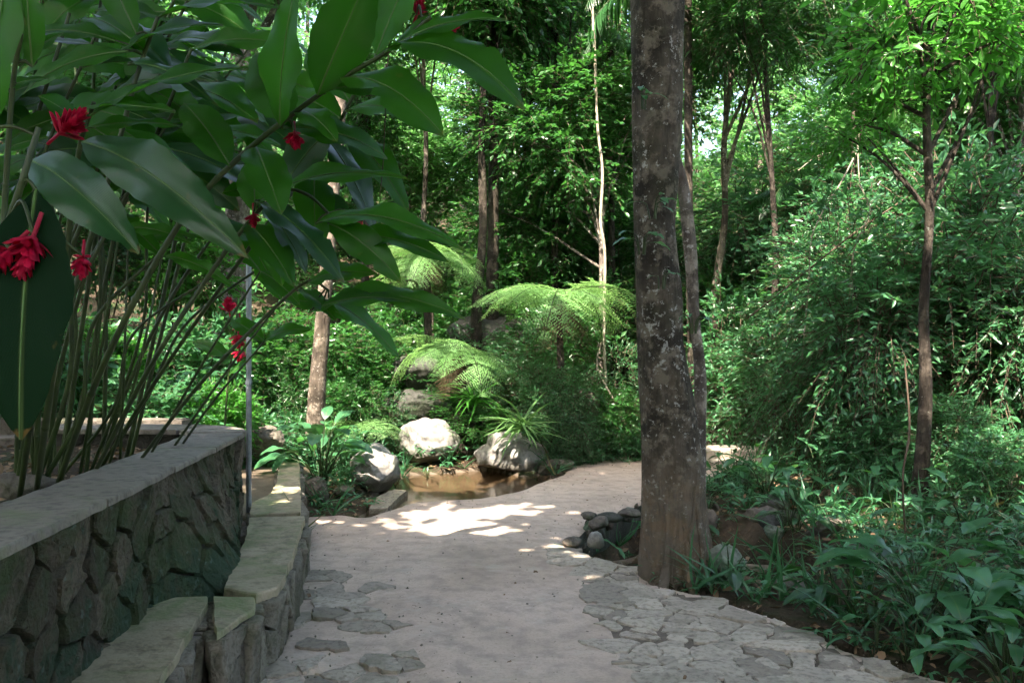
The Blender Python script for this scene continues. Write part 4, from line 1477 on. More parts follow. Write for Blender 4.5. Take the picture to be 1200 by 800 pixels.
def shade_crown(cx, cy, cz, rx, ry, rz, n, seed, ls=0.27):  # out-of-view leaf layer shaped for shade, with gaps that let sun through
    rng = np.random.default_rng(seed)
    r = np.sqrt(rng.uniform(0, 1, n)); a = rng.uniform(0, 2 * PI, n)
    x = cx + rx * r * np.cos(a); y = cy + ry * r * np.sin(a)
    z = cz + rz * rng.uniform(-1, 1, n) * np.sqrt(np.maximum(0, 1 - r * r * 0.7)) + 0.4 * fbm(np.c_[x, y, x * 0] * .6, 2, seed)
    p = np.c_[x, y, z]
    gx_ = x - z * S[0] / S[2]; gy_ = y - z * S[1] / S[2]
    gapn = fbm(np.c_[gx_ * 0.55, gy_ * 0.55, z * 0], 3, 91)
    k = (gapn > np.where((gx_ > 2.6) & (gy_ > 6.5), 0.42, np.where((gy_ > 12.6) | ((gy_ > 10.2) & (gx_ < -0.3)), np.where((gx_ > -0.6) & (gx_ < 2.8), -0.2, 0.2), -3))) & (z > CH + 0.4 * y + 0.9)
    p = p[k]
    p = p[carve(p)]
    m = len(p)
    dr = norm(np.c_[rng.normal(size=(m, 2)), rng.normal(size=m) * 0.3 - 0.2])
    up = norm(np.c_[rng.normal(size=(m, 2)) * 0.35, np.ones(m)])
    g = G(); scatter(g, T_OVAL, p, frames(dr, up), np.c_[ls * 1.25 * np.ones(m), ls * rng.uniform(.7, 1.2, m), ls * np.ones(m)], rng.uniform(0, 1, m))
    return g


g = shade_crown(0.6, 3.6, 8.0, 4.6, 5.4, 1.2, 30000, 1)  # big tree's unseen crown, spread for shade and holed for sun patches
g.V = [v - np.array([tx, ty, 0]) for v in g.V]
g.obj('crown', M['canopy'], root)
g = G()
for k in range(9):
    a = k * 0.7
    e = np.array([math.cos(a) * 2.6, math.sin(a) * 2.6 - 1, 7.9])
    tube(g, spline([(-0.15, 0, 6.6 + 0.25 * k), e * 0.5 + np.array([-.1, 0, 3.8]), e], 10), np.linspace(0.08, 0.02, 10), 6)
g.obj('limbs', M['bark_dark'], root)
for k, (x, y, cx, cy, cz, rx, ry, n, lab) in enumerate((
        (-4.6, -1.5, -3.8, 2.6, 7.6, 4.4, 5.6, 15000, 'unseen tall canopy tree added behind the planter to shade the scene'),
        (6.8, 1.5, 6.4, 5.0, 8.2, 4.2, 6.0, 15000, 'unseen tall canopy tree added right of the camera to shade the scene'),
        (0.5, -4.5, 0.8, -3.0, 8.0, 7.5, 4.0, 13000, 'unseen tall canopy tree added behind the camera to shade the scene'),
        (-8.5, 8.0, -6.2, 8.6, 9.0, 4.5, 4.4, 13000, 'unseen tall canopy tree added left of the pool to shade the scene'))):
    z0 = h1(x, y)
    rt = empty('added_shade_tree', (x, y, z0), lab, 'tree')  # added out of view to cast shade, crown holed for sun patches
    g = shade_crown(cx, cy, cz, rx, ry, 1.1, int(n * 1.35), 20 + k)
    g.V = [v - np.array([x, y, z0]) for v in g.V]
    g.obj('crown', M['canopy'], rt)
    g = G()
    end = np.array([cx - x, cy - y, cz - z0])
    if k < 5:
        tube(g, spline([(0, 0, -.3), end * np.array([.15, .15, .5]), end], 20), np.linspace(0.22, 0.08, 20), 12, lump=.1)
    else:
        tube(g, spline([(0, 0, -.3), (0.1, 0, 4), (0.2, -.6, 7), end], 20), np.linspace(0.15, 0.06, 20), 12, lump=.1)
    g.obj('trunk', M['bark_dark'], rt)

# epiphyte leaves on the big trunk
for k, (px, py, n, L, lab) in enumerate(((752, 120, 5, 0.14, 'small hanging epiphyte high on the left side of the big trunk'),
                                         (765, 248, 6, 0.12, 'small leafy climber pinned to the big trunk below its first bend'),
                                         (752, 290, 7, 0.13, 'leafy climber sprig on the left of the big trunk at its scar'),
                                         (812, 382, 6, 0.10, 'small climber sprig on the right edge of the big trunk'),
                                         (775, 330, 5, 0.08, 'tiny tuft of leaves on the front scar of the big trunk'))):
    p = P(px, py, 5.72)
    clump('epiphyte', p, n, (L * .8, L * 1.2), (0.04, 0.12), lab, 'plant', seed=60 + k, w=0.75, tilt=(0.8, 1.5), azr=(-PI, 0))

# slender companion stem behind the main trunk
root = empty('slender_tree', (1.36, 6.35, -0.1), 'slender grey stem hugging the right side of the big trunk', 'tree')
g = G(); tube(g, spline([(0.02, 0, -.3), (0.03, 0, 0.8), (0.035, -.02, 1.4), (0.0, 0, 1.9), (-0.045, 0, 2.5), (-0.10, .05, 2.95), (-0.24, .12, 3.5), (-0.3, .4, 5), (-.2, .6, 6.6)], 60), np.linspace(0.05, 0.04, 60), 20, lump=0.2, seed=5)
g.obj('trunk', M['bark_pale'], root)
o = link_mesh('crown', CR['dense'][0][0], root, (0.6, 0.8, 6.9), (0, 0, 1), 0.8)

# left slender trunk
p0 = P(370, 478, 10.2)
root = empty('slender_tree', (p0[0], p0[1], h1(p0[0], p0[1]) - .1), 'slender pale trunk leaning slightly right behind the glossy broad-leaved clump', 'tree')
b = np.array([p0[0], p0[1], h1(p0[0], p0[1]) - .1])
pts = [P(369, 510, 10.2), P(371, 470, 10.2), P(376, 400, 10.25), P(383, 320, 10.3), P(388, 240, 10.4), P(398, 120, 10.5), P(404, -60, 10.6)]
g = G(); tube(g, spline([q - b for q in pts], 50), np.linspace(0.112, 0.075, 50), 20, lump=0.12, seed=9)
g.obj('trunk', M['bark_mid'], root)
for k, (dx, dz) in enumerate(((0.3, 0.3), (-.9, 0.6))):
    link_mesh('crown', CR['dense'][k][0], root, pts[-1] - b + np.array([dx - 1.2, 1.6, dz + 1.2]), (0, 0, k), 0.8)

# ------------------------------------------------------------------ middle distance trees and shrubs
# tree list: px of trunk, d, height, r0, crown key, crown scale, label, ...
def at_x(px, d): return (px - 600) / F * d


T = lambda px, d, h, r, key, var, s, lab, bark='bark_dark', lean=(0, 0), seed=0, crowns=None, group=None, name='tree': tree(name, at_x(px, d), d, h, r, key, var, s, lab, 'tree', group, bark, lean, seed=seed, crowns=crowns)
T(1076, 8.0, 4.5, 0.068, 'limec', 0, 1.0, 'slim dark tree with bright broad leaves right of centre in the right thicket', 'bark_dark', (0.15, 0), 1, [(0.0, 0, 0.1, 1.0), (1.1, .4, 0.2, .9), (-0.5, 0.2, -.9, .5)])
T(560, 13.2, 7.0, 0.09, 'dense', 1, 1.1, 'left of the two dark trunks standing side by side beyond the pool', 'bark_dark', (0.1, 0), 2)
T(579, 13.5, 7.2, 0.12, 'dense', 2, 1.2, 'right of the two dark trunks standing side by side beyond the pool', 'bark_dark', (-.1, 0), 3)
T(708, 13.2, 4.6, 0.075, 'dense', 3, 1.1, 'thin pale trunk just left of the big trunk, under dense leaves', 'bark_pale', (-0.1, 0), 4, [(-.6, .3, .3, 1.0), (.5, .6, .6, 1.0), (-1.1, 1.0, -1.0, .85)])
T(832, 14.0, 6.5, 0.09, 'darkc', 0, 1.1, 'curved brown trunk with drooping dark leaves top right of the big trunk', 'bark_mid', (0.35, 0), 5, [(0.3, 0, .6, .9)])
T(1180, 12.5, 5.2, 0.09, 'dense', 0, 1.3, 'leafy tree at the upper right edge of the picture', 'bark_pale', (0.2, 0), 6, [(0, 0, 0, 1.1), (1.2, .5, -1.2, 1.0), (-.8, 1, .8, 1)])
T(645, 14.2, 7.2, 0.07, 'darkc', 2, 1.0, 'slim dark trunk between the pair of dark trunks and the pale twisting stem', 'bark_dark', (0.2, 0), 21)
T(912, 12.6, 6.6, 0.06, 'darkc', 1, .9, 'slim dark trunk rising behind the curving liana', 'bark_dark', (-0.25, 0), 22)
T(985, 13.6, 7.0, 0.075, 'dense', 2, .9, 'slim brown trunk between the lianas and the slim dark tree', 'bark_mid', (0.3, 0), 23)
T(1150, 10.8, 6.2, 0.06, 'dense', 1, .9, 'thin dark trunk right of the slim dark tree', 'bark_dark', (0.15, 0), 24)
T(505, 14.2, 7.0, 0.06, 'dense', 3, .9, 'thin trunk left of the pair of dark trunks', 'bark_mid', (-0.15, 0), 25)
T(620, 17.0, 6.8, 0.12, 'dense', 0, 1.3, 'leafy tree high above the pool, left of the thin pale trunk', 'bark_dark', (0, 0), 7, [(0, 0, 0, 1.3), (1.4, 0, -1.2, 1.1)])
T(680, 16.0, 6.5, 0.12, 'darkc', 1, 1.3, 'dark drooping-leaved tree at the top left of the big trunk', 'bark_dark', (0, 0), 8, [(0, 0, 0, 1.3), (-1, 0, -2.2, 1.0)])
T(272, 13.5, 7.5, 0.26, 'far', 1, 0.8, 'thick pale sunlit trunk glimpsed between the ginger leaves at the top left', 'bark_pale', (0.2, 0), 9)
T(900, 18.0, 6.0, 0.12, 'far', 0, 0.8, 'pale green tree, haze put into its leaf colour, behind the arching lianas', 'bark_pale', (0, 0), 10)
T(1000, 17.0, 5.0, 0.1, 'far', 1, 0.8, 'pale green tree, haze put into its leaf colour, left of the slim dark tree', 'bark_pale', (0, 0), 11, [(0, 0, -1, .75), (1, .5, .3, .8)])
T(1120, 15.0, 5.5, 0.1, 'far', 2, 0.9, 'bright green tree behind the slim dark tree', 'bark_dark', (0, 0), 12, [(0, 0, -1.2, .7), (1.2, .5, .3, .9)])
T(480, 17.5, 4.6, 0.1, 'far', 3, 0.8, 'pale sunlit tree beyond the highest tree fern', 'bark_pale', (0, 0), 13, [(0, 0, -.6, .8), (-1.2, 1, 1.0, .9)])
T(430, 15.0, 5.6, 0.09, 'dense', 1, 1.0, 'leafy tree behind the drooping ginger leaves', 'bark_dark', (0, 0), 14, [(0, 0, -.5, .9), (-1.1, 1, -2.2, .8)])
T(200, 12.0, 5.2, 0.09, 'dense', 3, 1.1, 'leafy tree behind the ginger canes at the upper left', 'bark_dark', (0, 0), 15, [(0, 0, -1.0, 1.0), (-1.4, 0, 0.4, 1.1)])
T(60, 11.0, 4.6, 0.09, 'dense', 2, 1.1, 'leafy tree at the far left edge of the picture', 'bark_dark', (0, 0), 16, [(0, 0, -.6, 1.1), (-.8, 0, -2.4, .9)])

rng = np.random.default_rng(31)
SH = [
    (300, 11.5, 'dense', 0.75, 1.1), (240, 10.5, 'coolc', 0.95, 1.0), (180, 9.5, 'dense', 0.6, 0.9), (120, 9.0, 'sunny', 0.8, 0.9), (50, 9.5, 'dense', 0.7, 0.9), (150, 8.6, 'coolc', 0.8, .8), (240, 8.8, 'sunny', .6, .8), (80, 8.3, 'coolc', .7, .8), (-10, 8.5, 'coolc', .9, .9), (210, 11.8, 'sunny', 1.0, 1.9), (110, 11.8, 'coolc', 1.1, 1.8), (290, 9.6, 'coolc', .7, .7), (335, 11.0, 'darkc', .5, 1.3)]
for i, (px, d, key, s, zc) in enumerate(SH):
    shrub('shrub', at_x(px, d), d, key, i, s, 'sun-dappled leafy shrub in the hedge of shrubs behind the ginger canes', 'shrub', 'shrubs behind the ginger canes', zc=zc, seed=i)
SH = [(330, 12.0, 'dense', 0.75, 0.9), (420, 12.2, 'dense', 0.6, 0.6), (430, 13.2, 'darkc', 0.7, 1.2), (400, 11.6, 'fine', 0.7, 0.6), (340, 10.6, 'coolc', .55, .4), (560, 13.2, 'fine', 0.9, 0.6), (610, 13.4, 'dense', 0.7, 1.1), (640, 13.9, 'dense', 0.9, 1.5), (530, 14.6, 'dense', 0.8, 1.0), (690, 13.9, 'darkc', 0.9, 1.6), (730, 12.9, 'fine', 0.9, 0.8), (620, 12.2, 'fine', 0.62, 0.9), (655, 12.0, 'coolc', 0.6, 0.8), (595, 12.0, 'fine', .5, .7), (635, 11.25, 'fine', .45, 1.6), (675, 11.2, 'fine', .5, 1.7), (628, 11.3, 'coolc', .42, .9), (668, 11.2, 'fine', .4, .9), (700, 11.4, 'coolc', .42, .7), (640, 10.9, 'fine', .32, .6), (575, 11.6, 'dense', .35, .7), (410, 10.4, 'coolc', .42, .7), (455, 11.3, 'fine', .45, .9), (520, 12.6, 'darkc', .5, 1.2), (395, 11.2, 'dense', .45, 1.4), (735, 11.6, 'coolc', .5, .8), (715, 12.2, 'dense', .55, 1.4),
      (480, 14.5, 'dense', 0.8, 0.9), (590, 15.2, 'dense', 1.0, 1.1), (655, 16.0, 'dense', 1.1, 1.6), (730, 15.5, 'darkc', 1.1, 1.9), (450, 16.5, 'far', .55, .9), (520, 17, 'far', .6, 1.3)]
for i, (px, d, key, s, zc) in enumerate(SH):
    shrub('shrub', at_x(px, d), d, key, i, s, 'shaded bushy shrub in the thicket on the bank behind the pool', 'shrub', 'shrubs on the bank behind the pool', zc=zc, seed=40 + i)
SH = []
for k in range(34):
    d = rng.uniform(9.6, 16)
    px = rng.uniform(850, 1260)
    if d < 12.5 and px < 930: continue
    key = ['airy', 'coolc', 'airy', 'dense', 'airy', 'sunny'][k % 6]
    big = 1.5 if key in ('dense', 'darkc') else 1.0
    SH.append((px, d, key, rng.uniform(0.75, 1.1) / big * (0.7 + d / 28), rng.uniform(0.9, 2.4)))
SH += [(905, 12.0, 'airy', .8, 1.2), (880, 14.5, 'dense', .8, 2.2), (935, 10.5, 'airy', .6, 1.2), (1015, 9.2, 'coolc', .6, .9), (1170, 7.6, 'coolc', .5, .8), (1120, 8.6, 'airy', .5, .9), (960, 12.5, 'airy', 1.0, 1.9), (920, 14.5, 'coolc', 1.2, 2.2), (1020, 11.5, 'airy', 1.0, 2.0), (1140, 11, 'airy', 1.0, 2.2), (1200, 9.5, 'airy', .8, 2.0), (1060, 13, 'airy', 1.1, 2.6), (850, 15.5, 'coolc', 1.2, 1.4)]
for i, (px, d, key, s, zc) in enumerate(SH):
    shrub('understorey_shrub', at_x(px, d), d, key, i, s, 'dark blue-green shrub in the dense thicket right of the big trunk', 'shrub', 'shrubs in the right thicket', zc=zc, seed=90 + i)

# feathery palm fronds at the top right of the trunk
def palm_frond(seed, L):
    rng = np.random.default_rng(seed)
    g = G()
    s = np.linspace(0, 1, 20)
    a = 0.5 - 1.7 * s
    pts = np.c_[np.zeros(20), np.cumsum(np.cos(a)) * L / 20, np.cumsum(np.sin(a)) * L / 20]
    tube(g, pts, np.linspace(0.016, 0.004, 20), 6, .4, False, mi=1)
    n = 44
    f = np.repeat(np.linspace(0.12, 0.99, n), 2) * 19
    i0 = f.astype(int); fr = (f - i0)[:, None]
    pos = pts[i0] * (1 - fr) + pts[np.minimum(19, i0 + 1)] * fr
    tg = norm(pts[np.minimum(19, i0 + 1)] - pts[np.maximum(0, i0 - 1)])
    sd = np.tile([-1.0, 1.0], n)
    dr = norm(np.c_[sd, np.zeros(2 * n), -0.55 * np.ones(2 * n)] + tg * 0.6 + rng.normal(size=(2 * n, 3)) * 0.1)
    sc = 0.5 * L * 0.5 * np.sin(PI * np.clip(f / 19 * 0.9 + 0.1, 0, 1)) ** 0.6
    scatter(g, leaf_tpl(0.09, ((0, .3), (.3, 1), (.7, .8), (1, 0)), .2, .3), pos, frames(dr, np.tile([0, 0.1, 1.0], (2 * n, 1))), sc, rng.uniform(0, .6, 2 * n))
    return g.mesh('palm_frond_mesh', [M['dark'], M['stem']])


PFm = [palm_frond(k, 1.7) for k in range(2)]


def palm(px, py, d, n, lab, sc=1.0, seed=0):
    p = P(px, py, d)
    z0 = h1(p[0], p[1])
    rt = empty('palm', (p[0], p[1], z0), lab, 'palm')
    g = G(); tube(g, spline([(0.1, 0, -.2), (0.02, 0, (p[2] - z0) * .5), (0, 0, p[2] - z0)], 20), 0.06, 10, lump=.05); g.obj('trunk', M['bark_dark'], rt)
    rng = np.random.default_rng(seed)
    for k in range(n):
        link_mesh('frond', PFm[k % 2], rt, (0, 0, p[2] - z0), (rng.uniform(-.3, .5), 0, 2 * PI * k / n + rng.uniform(-.2, .2)), sc * rng.uniform(.8, 1.1))


palm(806, -25, 12.6, 14, 'palm with drooping dark feathery fronds at the top edge right of the big trunk', 1.35, 1)
palm(715, 60, 14.5, 11, 'palm half hidden in leaves at the top left of the big trunk', .7, 2)
palm(940, 225, 13.5, 11, 'short palm with arching fronds inside the right thicket', .6, 3)

# lianas
for k, (pts, r, lab) in enumerate((
        ([(1003, 180, 9.8), (985, 215, 9.7), (963, 250, 9.7), (950, 285, 9.8), (948, 330, 9.9), (940, 420, 10)], .009, 'pale liana curving down and left in front of the right thicket'),
        ([(1005, 170, 9.9), (1008, 215, 9.8), (1020, 245, 9.8), (1010, 270, 9.8), (1000, 300, 9.9), (990, 420, 10)], .009, 'pale kinked liana hanging beside the curving one'),
        ([(990, 178, 10.2), (960, 182, 10.1), (935, 200, 10)], .006, 'short pale twig reaching left from the top of the lianas'),
        ([(1120, 190, 10.5), (1050, 240, 10.3), (1005, 270, 10.2), (930, 330, 10), (880, 370, 10)], .011, 'dark leaning branch crossing behind the lianas'),
        ([(455, 62, 3.4), (452, 120, 3.4), (449, 190, 3.4), (445, 230, 3.4)], .0022, 'thin dangling tendril with two dry pods below the longest ginger leaf'),
        ([(690, -60, 12.7), (697, 60, 12.6), (700, 145, 12.6), (706, 200, 12.5), (704, 260, 12.5), (709, 300, 12.5), (708, 400, 12.5), (712, 480, 12.4)], .022, 'pale twisting stem left of the big trunk'),
        ([(720, 470, 11.9), (700, 430, 11.9), (705, 400, 11.8)], .012, 'pale bent dead twig behind the tree fern'),
        ([(1062, 640, 6.4), (1058, 560, 6.4), (1066, 500, 6.5), (1060, 420, 6.6)], .008, 'thin upright sapling stem in the right undergrowth'))):
    g = G(); tube(g, spline([P(*q) for q in pts], 40), r, 6, lump=0.25, seed=k)
    if k == 4:
        for q in ((452, 75), (451, 105)):
            c = P(q[0], q[1], 3.39)
            tube(g, [c, c + np.array([0.008, 0, -0.02]), c + np.array([0.012, 0, -0.045])], [0.003, 0.009, 0.003], 6)
    tag(g.obj('liana', M['liana'] if k in (0, 1, 2, 5, 6) else M['bstem']), lab, 'vine' if k != 6 else 'twig')

# ------------------------------------------------------------------ far wood: one mass
rng = np.random.default_rng(17)
g, gt = G(), G()
ntw = 44000
d = 16.5 + 20 * rng.uniform(0, 1, ntw) ** 1.3
px = rng.uniform(-260, 1460, ntw)
x = (px - 600) / F * d
hb_ = H(x, d)
cl = fbm(np.c_[x * 0.35, d * 0.35, np.zeros(ntw)], 3, 61)
zz = hb_ + rng.uniform(0.05, 1, ntw) * (4.4 + 1.6 * cl + 0.16 * (d - 16))
pos = np.c_[x, d, zz]
den = fbm(pos * np.array([.5, .5, .8]), 3, 62)
k = (den > -0.30)
pos = pos[k]
nn = len(pos)
dirs = norm(np.c_[rng.normal(size=nn), rng.normal(size=nn) - 0.5, rng.normal(size=nn) * .5 + .1])
rb = np.clip(0.5 + 0.8 * fbm(pos * .6, 2, 63), 0, 1)
twig_leaves(g, gt, pos, dirs, 0.6 * rng.uniform(.6, 1.3, nn), 9, 0.15, T_OVAL, rng, .3, rad=.008, rbase=rb)
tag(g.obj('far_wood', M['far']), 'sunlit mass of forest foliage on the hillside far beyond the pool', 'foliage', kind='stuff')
tag(gt.obj('far_twigs', M['bark_pale'], smooth=False), 'pale twigs through the far hillside forest', 'twigs', kind='stuff')
# unseen foliage added round the planter and behind the camera to block low skylight
n_ = 15000
x = rng.uniform(-16, 16, n_); d = rng.uniform(-15, 8, n_)
kk = ((x < -4.2 - 0.25 * np.maximum(0, d)) | (x > 6.5 + 0.3 * np.maximum(0, d)) | (d < -5.5))
x, d = x[kk], d[kk]
pos = np.c_[x, d, H(x, d) * 0 + rng.uniform(0.2, 6.8, len(x))]
pos = pos[(fbm(pos * .5, 3, 66) > -.45) & ~((pos[:, 1] > 4) & (np.abs(pos[:, 0]) < .62 * pos[:, 1]))]
pos = pos[carve(pos)]
nn = len(pos)
dirs = norm(np.c_[rng.normal(size=nn), rng.normal(size=nn), rng.normal(size=nn) * .5 + .1])
g = G()
twig_leaves(g, None, pos, dirs, 0.7 * rng.uniform(.6, 1.3, nn), 7, 0.30, T_OVAL, rng, .3)
tag(g.obj('sky_block_foliage', M['canopy']), 'unseen forest foliage added beside the planter and behind the viewer to block low sky light', 'foliage', kind='stuff')
# far trunks
for k in range(26):
    d = rng.uniform(17, 30); px = rng.uniform(-50, 1250); x = at_x(px, d)
    z0 = h1(x, d)
    g = G(); L = rng.uniform(-.6, .6)
    tube(g, spline([(0, 0, -.3), (L * .4, 0, 2.5), (L, 0.1, 5), (L * 1.3, 0, 9)], 16), np.linspace(0.11, .05, 16) * rng.uniform(.6, 1.2), 8)
    # boughs that carry this trunk's own sprays of leaves
    rt = empty('forest_tree', (x, d, z0), 'distant slim tree on the wooded hillside beyond the pool', 'tree', 'distant trees on the hillside')
    g.obj('trunk', M['bark_pale' if k % 2 else 'bark_dark'], rt)
    link_mesh('crown', CR['far'][k % 4][0], rt, (L * 1.3, 0, rng.uniform(5.5, 8.5)), (0, 0, k), rng.uniform(.6, 1.0))

# ------------------------------------------------------------------ ground cover and litter (stuff)
rng = np.random.default_rng(23)


def ground_pts(n, x0, x1, y0, y1):
    x = rng.uniform(x0, x1, n); y = rng.uniform(y0, y1, n)
    k = (sdist(x, y, path_poly) > 0.03) & (sdist(x, y, pool_poly) > 0.05) & (sdist(x, y, planter_poly) > 0.35) & (sdist(x, y, basin_poly) > 0.1)
    return x[k], y[k]


g, gt = G(), G()
x, y = ground_pts(15000, -7, 9.5, 3.3, 16)
inr = (np.abs(x) < 0.66 * y + .5)
dn = fbm(np.c_[x * .9, y * .9, x * 0], 3, 71)
k = inr & (dn > -0.25) & ~((sdist(x, y, ditch_poly) < 0.1) & (rng.uniform(0, 1, len(x)) < .45) & (x < 1.3))
x, y = x[k], y[k]
n = len(x)
pos = np.c_[x, y, H(x, y) + rng.uniform(0.0, 0.28, n) * smooth(0, .5, sdist(x, y, path_poly)) + 0.01]
dirs = norm(np.c_[rng.normal(size=(n, 2)), rng.uniform(0.1, 0.9, n)])
twig_leaves(g, gt, pos, dirs, rng.uniform(.12, .26, n), 6, 0.085, T_LMID, rng, .3, rad=.003)
tag(g.obj('undergrowth', M['under']), 'low leafy undergrowth covering the forest floor beside the path and pool', 'undergrowth', kind='stuff')
tag(gt.obj('undergrowth_stalks', M['stem'], smooth=False), 'thin green stalks of the low undergrowth', 'undergrowth', kind='stuff')
# grassy strap leaves
g = G()
x, y = ground_pts(2600, -6, 9, 4.2, 14)
x, y = x[:900], y[:900]
n = len(x)
for k in range(7):
    pos = np.c_[x, y, H(x, y) - .01]
    dr = norm(np.c_[rng.normal(size=(n, 2)) * .6, np.ones(n) * .9])
    scatter(g, leaf_tpl(0.06, ((0, .6), (.25, 1), (.5, .9), (.8, .5), (1, 0)), .2, .75), pos, frames(dr, norm(rng.normal(size=(n, 3)))), rng.uniform(.15, .42, n), rng.uniform(0, 1, n))
tag(g.obj('grass_tufts', M['under']), 'thin arching grass blades among the forest floor plants', 'grass', kind='stuff')
# litter
g = G()
x, y = ground_pts(16000, -7, 9, 3.5, 16)
n = len(x)
pos = np.c_[x, y, H(x, y) + rng.uniform(0.004, 0.03, n)]
dr = norm(np.c_[rng.normal(size=(n, 2)), rng.normal(size=n) * .25])
scatter(g, T_MID, pos, frames(dr, norm(np.c_[rng.normal(size=(n, 2)) * .5, np.ones(n)])), rng.uniform(.04, .11, n), rng.uniform(0, 1, n))
n = 2600
x = rng.uniform(-5, -1.75, n); y = rng.uniform(0.8, 6.1, n)
kk = sdist(x, y, planter_poly) < -0.22
x, y = x[kk], y[kk]; n = len(x)
pos = np.c_[x, y, H(x, y) + rng.uniform(0.004, 0.03, n)]
dr = norm(np.c_[rng.normal(size=(n, 2)), rng.normal(size=n) * .25])
scatter(g, T_MID, pos, frames(dr, norm(np.c_[rng.normal(size=(n, 2)) * .5, np.ones(n)])), rng.uniform(.04, .12, n), rng.uniform(0, 1, n))
tag(g.obj('leaf_litter', M['litter']), 'dry brown leaf litter scattered over the forest floor', 'leaf litter', kind='stuff')

g = G()
n = 5200
x = rng.uniform(-1.7, 2.0, n); y = rng.uniform(2.8, 12.5, n)
sp_ = sdist(x, y, path_poly)
wt = np.exp(sp_ / .35) + .10 + .5 * (sdist(x, y, reg_l) < .25)
kk = (sp_ < -.02) & (rng.uniform(0, 1, n) < wt)
x, y = x[kk], y[kk]; n = len(x)
p_ = np.c_[x, y, np.zeros(n)]
zz = 0.012 * fbm(p_ * 1.3, 3, 21) + 0.004 * fbm(p_ * 9, 3, 22) + .001
OV = np.array([(1, 0, 0), (0, 1, 0), (-1, 0, 0), (0, -1, 0), (0, 0, .7), (0, 0, -.7)], float); OF = np.array([(0, 1, 4), (1, 2, 4), (2, 3, 4), (3, 0, 4), (1, 0, 5), (2, 1, 5), (3, 2, 5), (0, 3, 5)])
a = norm(rng.normal(size=(n, 3)))
scatter(g, (OV, OF), np.c_[x, y, zz], frames(a, norm(rng.normal(size=(n, 3)))), .002 + .009 * rng.uniform(0, 1, n) ** 3, rng.uniform(0, 1, n))
tag(g.obj('gravel', M['bench_stone'], smooth=False), 'fine grit and pebbles gathered along the edges of the sandy path', 'gravel', kind='stuff')
# sticks and dry leaves on the path
tl = []
for k in range(3):
    g = G(); bl = big_leaf(0.45, 0.5 + .2 * k, .06, .35, 90 + k, 8, 2); g.add(bl[0], bl[1], .1 + .2 * k, bl[2]); tl.append(g.mesh('dry_leaf', M['litter']))
for k in range(60):
    if k == 0: x, y, s = *gp(628, 669), .075
    elif k == 1: x, y, s = *gp(604, 684), .035
    elif k == 2: x, y, s = *gp(552, 645), .04
    else:
        y = rng.uniform(3.7, 11.5); x = rng.uniform(-1.3, 1.2) + (0.4 if y > 7 else 0); s = rng.uniform(.022, .055)
        if sdist(np.array([x]), np.array([y]), path_poly)[0] > -0.15: continue
    o = link_mesh('fallen_leaf', tl[k % 3], None, (x, y, path_z(x, y) + .006 + (.012 if sdist(np.array([x]), np.array([y]), reg_r)[0] < 0 or sdist(np.array([x]), np.array([y]), reg_l)[0] < 0 else 0)), (rng.uniform(-.2, .1), rng.uniform(-.3, .3), rng.uniform(0, 6)), s)
    if k == 0: tag(o, 'largest dry brown leaf lying alone on the middle of the path', 'fallen leaf')
    else: tag(o, 'tiny dry leaf lying on the sandy path', 'fallen leaf', 'dry leaves scattered on the path')

# drooping grassy plant over the right boulder
for k, (px, py, d, n, L, lab) in enumerate(((612, 500, 10.6, 70, .42, 'tuft of thin arching leaves over the boulder right of the pool'),
                                            (455, 545, 9.9, 40, .3, 'dark leafy tuft between the two left pale boulders'),
                                            (555, 470, 11.2, 40, .5, 'brown and green drooping strap leaves under the hanging fern'))):
    rt = empty('grass_tuft', P(px, py, d), lab, 'plant')
    g = G()
    az = rng.uniform(-PI, 0.2, n); el = rng.uniform(0.1, 1.3, n)
    dr = np.c_[np.cos(az) * np.cos(el), np.sin(az) * np.cos(el), np.sin(el)]
    scatter(g, leaf_tpl(0.07, ((0, .6), (.2, 1), (.4, 1), (.6, .8), (.8, .5), (1, 0)), .2, .9), np.zeros((n, 3)) + rng.normal(size=(n, 3)) * .04, frames(dr, np.tile([0, 0, 1.0], (n, 1)) + rng.normal(size=(n, 3)) * .2), L * rng.uniform(.6, 1.2, n), rng.uniform(0, 1, n))
    g.obj('blades', M[['fern', 'cool', 'lime'][k]], rt)

# ------------------------------------------------------------------ red ginger in the planter
GL = []
for k in range(6):
    bl = big_leaf([.25, .22, .28, .24, .2, .26][k], [.35, .5, .25, .6, .42, .3][k], .035, .14, 300 + k, 22, 3, .45, .03)
    GL.append(bl)


